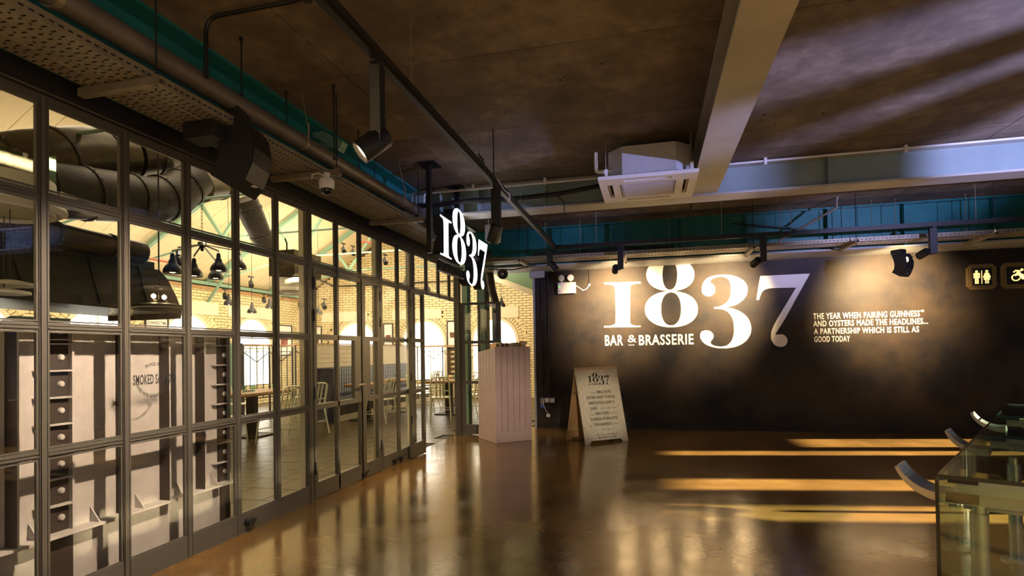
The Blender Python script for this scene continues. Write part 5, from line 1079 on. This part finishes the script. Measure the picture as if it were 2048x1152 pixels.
b = MB(); b.tube((-7.0, 12.5, 4.15), (-3.6, 12.5, 3.75), .025, n=8); tag(b.build('wall_pipe', 'red', smooth=True), 'oxide red pipe before the upper gable', 'pipe')
b = MB(); b.tube((-8.3, 6.2, 3.05), (-8.3, 8.6, 3.05), .02, n=8); tag(b.build('wall_pipe', 'red', smooth=True), 'short oxide red pipe left of the chandelier', 'pipe')

# ---- green columns and round pipe behind the open leaf
for k, (x, y, w_) in enumerate(((-3.22, 9.55, .10), (-2.98, 9.75, .13))):
    t = thing('steel_column', 'sage green steel column behind the open glass leaf, ' + ['left one', 'right one'][k], 'column', (x, y, 0), 'sage green columns at the entrance')
    MB().bb(x-w_/2, x+w_/2, y-.01, y+.01, 0, 3.0).build('flange', 'green', t); MB().bb(x-.008, x+.008, y+.01, y+.18, 0, 3.0).build('web', 'green', t); MB().bb(x-w_/2, x+w_/2, y+.18, y+.2, 0, 3.0).build('flange', 'green', t)
t = thing('steel_column', 'dark slim post just right of the two green columns', 'column', (-2.84, 9.72, 0)); MB().bb(-2.87, -2.81, 9.7, 9.76, 0, 2.85).build('post', 'ductd', t)
t = thing('downpipe', 'fat cream pipe slanting down behind the top of the open leaf', 'pipe', (-2.6, 9.5, 2))
MB().path([(-2.78, 9.62, 2.85), (-2.72, 9.62, 2.45), (-2.66, 9.62, 2.25), (-2.66, 9.62, 0)], [.075, .072, .068, .062], 20).build('pipe', 'duct', t, smooth=True)

# ---- banquette with plank wall
BX = -6.6
bq = thing('banquette', 'navy banquette with silver wavy pattern below a cream plank wall', 'bench', (BX, 12, 0))
MB().bb(BX-.14, BX+.50, 9.95, 14.9, 0, .12).build('plinth', 'stone', bq)
MB().bb(BX-.10, BX+.48, 9.95, 14.9, .12, .38).build('seat_base', 'ductd', bq)
MB().bb(BX-.04, BX+.52, 9.95, 14.9, .38, .47).build('seat', 'navy', bq, bevel=.02)
MB().bb(BX-.10, BX, 9.95, 14.9, .47, 1.08).build('backrest', 'navy', bq, bevel=.015)
b = MB()
for i in range(48):
    y = 10.02+i*.10
    for j in range(6):
        z = .52+j*.095; s = .018 if j % 2 else -.018
        b.add([(BX+.003, y-s-.010, z), (BX+.003, y-s+.010, z), (BX+.003, y+s+.016, z+.05), (BX+.003, y+s-.016, z+.05), (BX+.003, y-s+.010, z+.092), (BX+.003, y-s-.010, z+.092),
               (BX-.004, y-s-.010, z), (BX-.004, y-s+.010, z), (BX-.004, y+s+.016, z+.05), (BX-.004, y+s-.016, z+.05), (BX-.004, y-s+.010, z+.092), (BX-.004, y-s-.010, z+.092)],
              [(0,1,2,3),(3,2,4,5),(0,3,9,6),(3,5,11,9),(1,7,8,2),(2,8,10,4)])
b.build('wave_stitching', 'chev', bq, kind='stuff')
for i in range(5): MB().bb(BX-.14, BX-.11+random.uniform(0,.004), 9.95, 14.9, 1.085+i*.098, 1.177+i*.098).build('plank', 'stone', bq)
MB().bb(BX-.18, BX-.14, 9.95, 14.9, 0, 1.57).build('backing', 'stone', bq); MB().bb(BX-.19, BX-.08, 9.93, 14.9, 1.575, 1.60).build('capping', 'wood2', bq)
MB().bb(BX-.18, BX+.50, 9.92, 9.95, 0, 1.08).build('end_panel', 'navy', bq)

# ---- low tiled wall with post
lw = thing('tiled_wall', 'low wall of large cream tiles with steel end post behind the fifth pane', 'wall', (-8.2, 8.8, 0))
MB().bb(-8.3, -8.22, 7.2, 9.55, 0, 1.50).build('core', 'mortar', lw)
for j in range(8):
    for i in range(7):
        y = 7.2 + i*.38 - (.19 if j % 2 else 0)
        a0, a1 = max(y, 7.2), min(y+.38, 9.55)
        if a1-a0 > .05: MB().bb(-8.22, -8.205+random.uniform(0,.003), a0+.004, a1-.004, j*.187+.004, (j+1)*.187-.004).build('tile', 'stone', lw)
MB().bb(-8.32, -8.18, 9.55, 9.80, 0, 1.62).build('post', 'green', lw); MB().bb(-8.18, -8.17, 9.82, 9.9, 0, 1.62).build('riveted_edge', 'ductd', lw)
# ---- railings
def railing(label, p, q, z0, z1, n_, m='ductd', brace=True):
    p, q = Vector(p), Vector(q); t = thing('iron_railing', label, 'railing', (p+q)/2, 'iron railings of the gallery')
    MB().bar(p+Z*z1, q+Z*z1, .06, .045).build('handrail', 'wood2', t)
    MB().bar(p+Z*z0, q+Z*z0, .03, .02).build('bottom_rail', m, t); MB().bar(p+Z*(z1-.14), q+Z*(z1-.14), .02, .015).build('upper_rail', m, t)
    for i in range(n_+1):
        c = p.lerp(q, i/n_); MB().bar(c+Z*(z0 if i % 4 else 0), c+Z*z1, .014 if i % 4 else .03, .014 if i % 4 else .03).build('baluster', m, t)
    if brace:
        for i in range(0, n_-3, 4):
            a, c_, d = p.lerp(q, i/n_), p.lerp(q, (i+2)/n_), p.lerp(q, (i+4)/n_)
            MB().bar(a+Z*(z1-.14), c_+Z*(z1-.36), .016, .016).build('brace', m, t); MB().bar(d+Z*(z1-.14), c_+Z*(z1-.36), .016, .016).build('brace', m, t)
    return t
railing('iron railing with wooden handrail beside the low tiled wall', (-8.2, 9.95, 0), (-8.2, 11.6, 0), .45, 1.58, 8)
railing('iron railing seen through the doorway before the gable window', (-6.3, 15.0, 0), (-4.6, 15.0, 0), .6, 1.55, 12)
railing('iron railing behind the navy banquette', (-8.4, 12.0, 0), (-8.4, 15.2, 0), .55, 1.60, 12)

# ---- dining chairs
def make_chair():
    t = thing('dining_chair', '', 'chair', (0,0,0), 'pale green aluminium dining chairs')
    rr = .0125
    MB().prism([(-.20,-.19),(.20,-.19),(.21,.10),(.19,.21),(-.19,.21),(-.21,.10)], (0,0,.445), X, Y, Z, .02).build('seat', 'chair', t, bevel=.008)
    for sx in (-1, 1):
        MB().path([(sx*.185,.18,.445), (sx*.20,.215,.2), (sx*.205,.235,0)], [.015,.0135,.011], 8).build('leg', 'chair', t, smooth=True)
        MB().path([(sx*.185,-.19,.46), (sx*.20,-.235,.22), (sx*.205,-.29,0)], [.015,.0135,.011], 8).build('leg', 'chair', t, smooth=True)
    hoop = [(-.185,-.19,.46), (-.185,-.225,.62), (-.18,-.265,.78), (-.165,-.283,.84), (-.12,-.292,.866), (0,-.297,.875), (.12,-.292,.866), (.165,-.283,.84), (.18,-.265,.78), (.185,-.225,.62), (.185,-.19,.46)]
    MB().path(hoop, .0155, 8).build('back_frame', 'chair', t, smooth=True)
    for x in (-.075, 0, .075): MB().bar((x, -.195, .47), (x, -.29, .865), .030, .010, up=Y).build('back_slat', 'chair', t)
    MB().bar((-.18,-.232,.60), (.18,-.232,.60), .01, .02).build('back_rail', 'chair', t)
    for a, c in (((-.195,.21,.22),(.195,.21,.22)), ((-.195,-.23,.22),(.195,-.23,.22)), ((-.198,.21,.18),(-.198,-.245,.18)), ((.198,.21,.18),(.198,-.245,.18))): MB().tube(a, c, .008, n=6).build('stretcher', 'chair', t)
    return t
ch0 = make_chair()
spots = [(-5.66, 7.62, 85, 'nearest pale metal chair at the dark topped table, seen from behind at right'), (-6.95, 7.45, -60, 'pale metal chair behind the left end of the nearest table'), (-6.1, 7.0, 0, 'pale metal chair at the near end of the nearest table, half behind the girder'),
 (-5.75, 8.55, 75, 'pale metal chair beyond the nearest table, left of the door hinge'), (-5.2, 10.15, 80, 'pale metal chair facing the banquette, nearest in the door glass'), (-5.15, 10.95, 95, 'pale metal chair facing the banquette, second in the door glass'), (-5.2, 12.45, 85, 'pale metal chair facing the far end of the banquette'),
 (-4.15, 10.7, 20, 'pale metal chair in the open doorway, nearest'), (-3.72, 11.5, 70, 'pale metal chair in the doorway at the right of the table'), (-5.02, 11.75, -92, 'pale metal chair in the doorway at the left of the table'), (-4.3, 12.9, 175, 'pale metal chair on the far side of the doorway table'), (-5.7, 14.0, 60, 'pale metal chair far back beside the iron railing'),
 (-7.6, 9.0, -90, 'pale metal chair on the far side of the nearest table'), (-7.2, 10.7, 150, 'pale metal chair before the iron railing')]
for k, (x, y, a, lb) in enumerate(spots):
    if k == 0: ch0.location = (x, y, 0); ch0.rotation_euler = (0,0,R(a)); ch0['label'] = lb
    else: dup(ch0, (x, y, 0), R(a), lb)
def table(label, x, y, sx, sy, rz=0):
    t = thing('dining_table', label, 'table', (x, y, 0), 'dark wooden dining tables')
    for i in range(4): MB().box((x - sx/2 + sx*(i+.5)/4, y, .735), (sx/4-.004, sy, .035)).build('plank', 'wood2', t)
    MB().box((x, y, .708), (sx-.02, sy-.02, .02)).build('apron', 'leather', t)
    MB().box((x, y, .36), (.16, .10, .68)).build('pedestal', 'ductd', t); MB().box((x, y, .012), (.5, .5, .024)).build('base_plate', 'ductd', t, bevel=.004)
tabs = [('dark wooden table nearest the glass behind the fifth and sixth panes', -6.55, 8.15, .75, 1.3), ('dark wooden table before the near end of the banquette', -5.72, 10.55, .62, .75), ('dark wooden table before the middle of the banquette', -5.8, 12.1, .65, .75), ('dark wooden table in the open doorway', -4.35, 11.75, .75, .9), ('dark wooden table far back before the gable', -4.9, 13.9, .7, .9)]
for a in tabs: table(*a)
glass_tpl = None
def tumbler(p, label, grp='water glasses on the dining tables'):
    p = Vector(p); t = thing('water_glass', label, 'glass', p, grp)
    MB().lathe([(0,.0),(.028,.0),(.036,.12),(.0345,.12),(.027,.012),(0,.012)], p, 14).build('tumbler', 'deskglass', t, smooth=True)
gl = [(-6.45, 7.85, 'left of two tall glasses on the nearest table'), (-6.38, 7.97, 'right of two tall glasses on the nearest table'), (-6.5, 8.65, 'glass at the far end of the nearest table'), (-5.8, 10.4, 'glass on the table at the near end of the banquette'), (-4.3, 11.5, 'glass standing on the doorway table, nearer'), (-4.2, 11.65, 'glass standing on the doorway table, farther'), (-5.75, 12.0, 'glass on the table at the middle of the banquette')]
for x, y, l in gl: tumbler((x, y, .7525), l)
for k, (x, y) in enumerate(((-6.7, 8.25), (-4.5, 11.9), (-5.95, 10.75))):
    t = thing('napkin_plate', ['white plate with folded napkin on the nearest table', 'white plate with folded napkin on the doorway table', 'white plate with folded napkin before the banquette'][k], 'plate', (x, y, .7525), 'plates on the dining tables')
    MB().lathe([(0,.004),(.07,.004),(.11,.016),(.112,.018),(.07,.009),(0,.009)], (x, y, .7525), 24).build('plate', 'white', t, smooth=True); MB().box((x, y, .77), (.06, .15, .015), rz=.3).build('napkin', 'white', t)
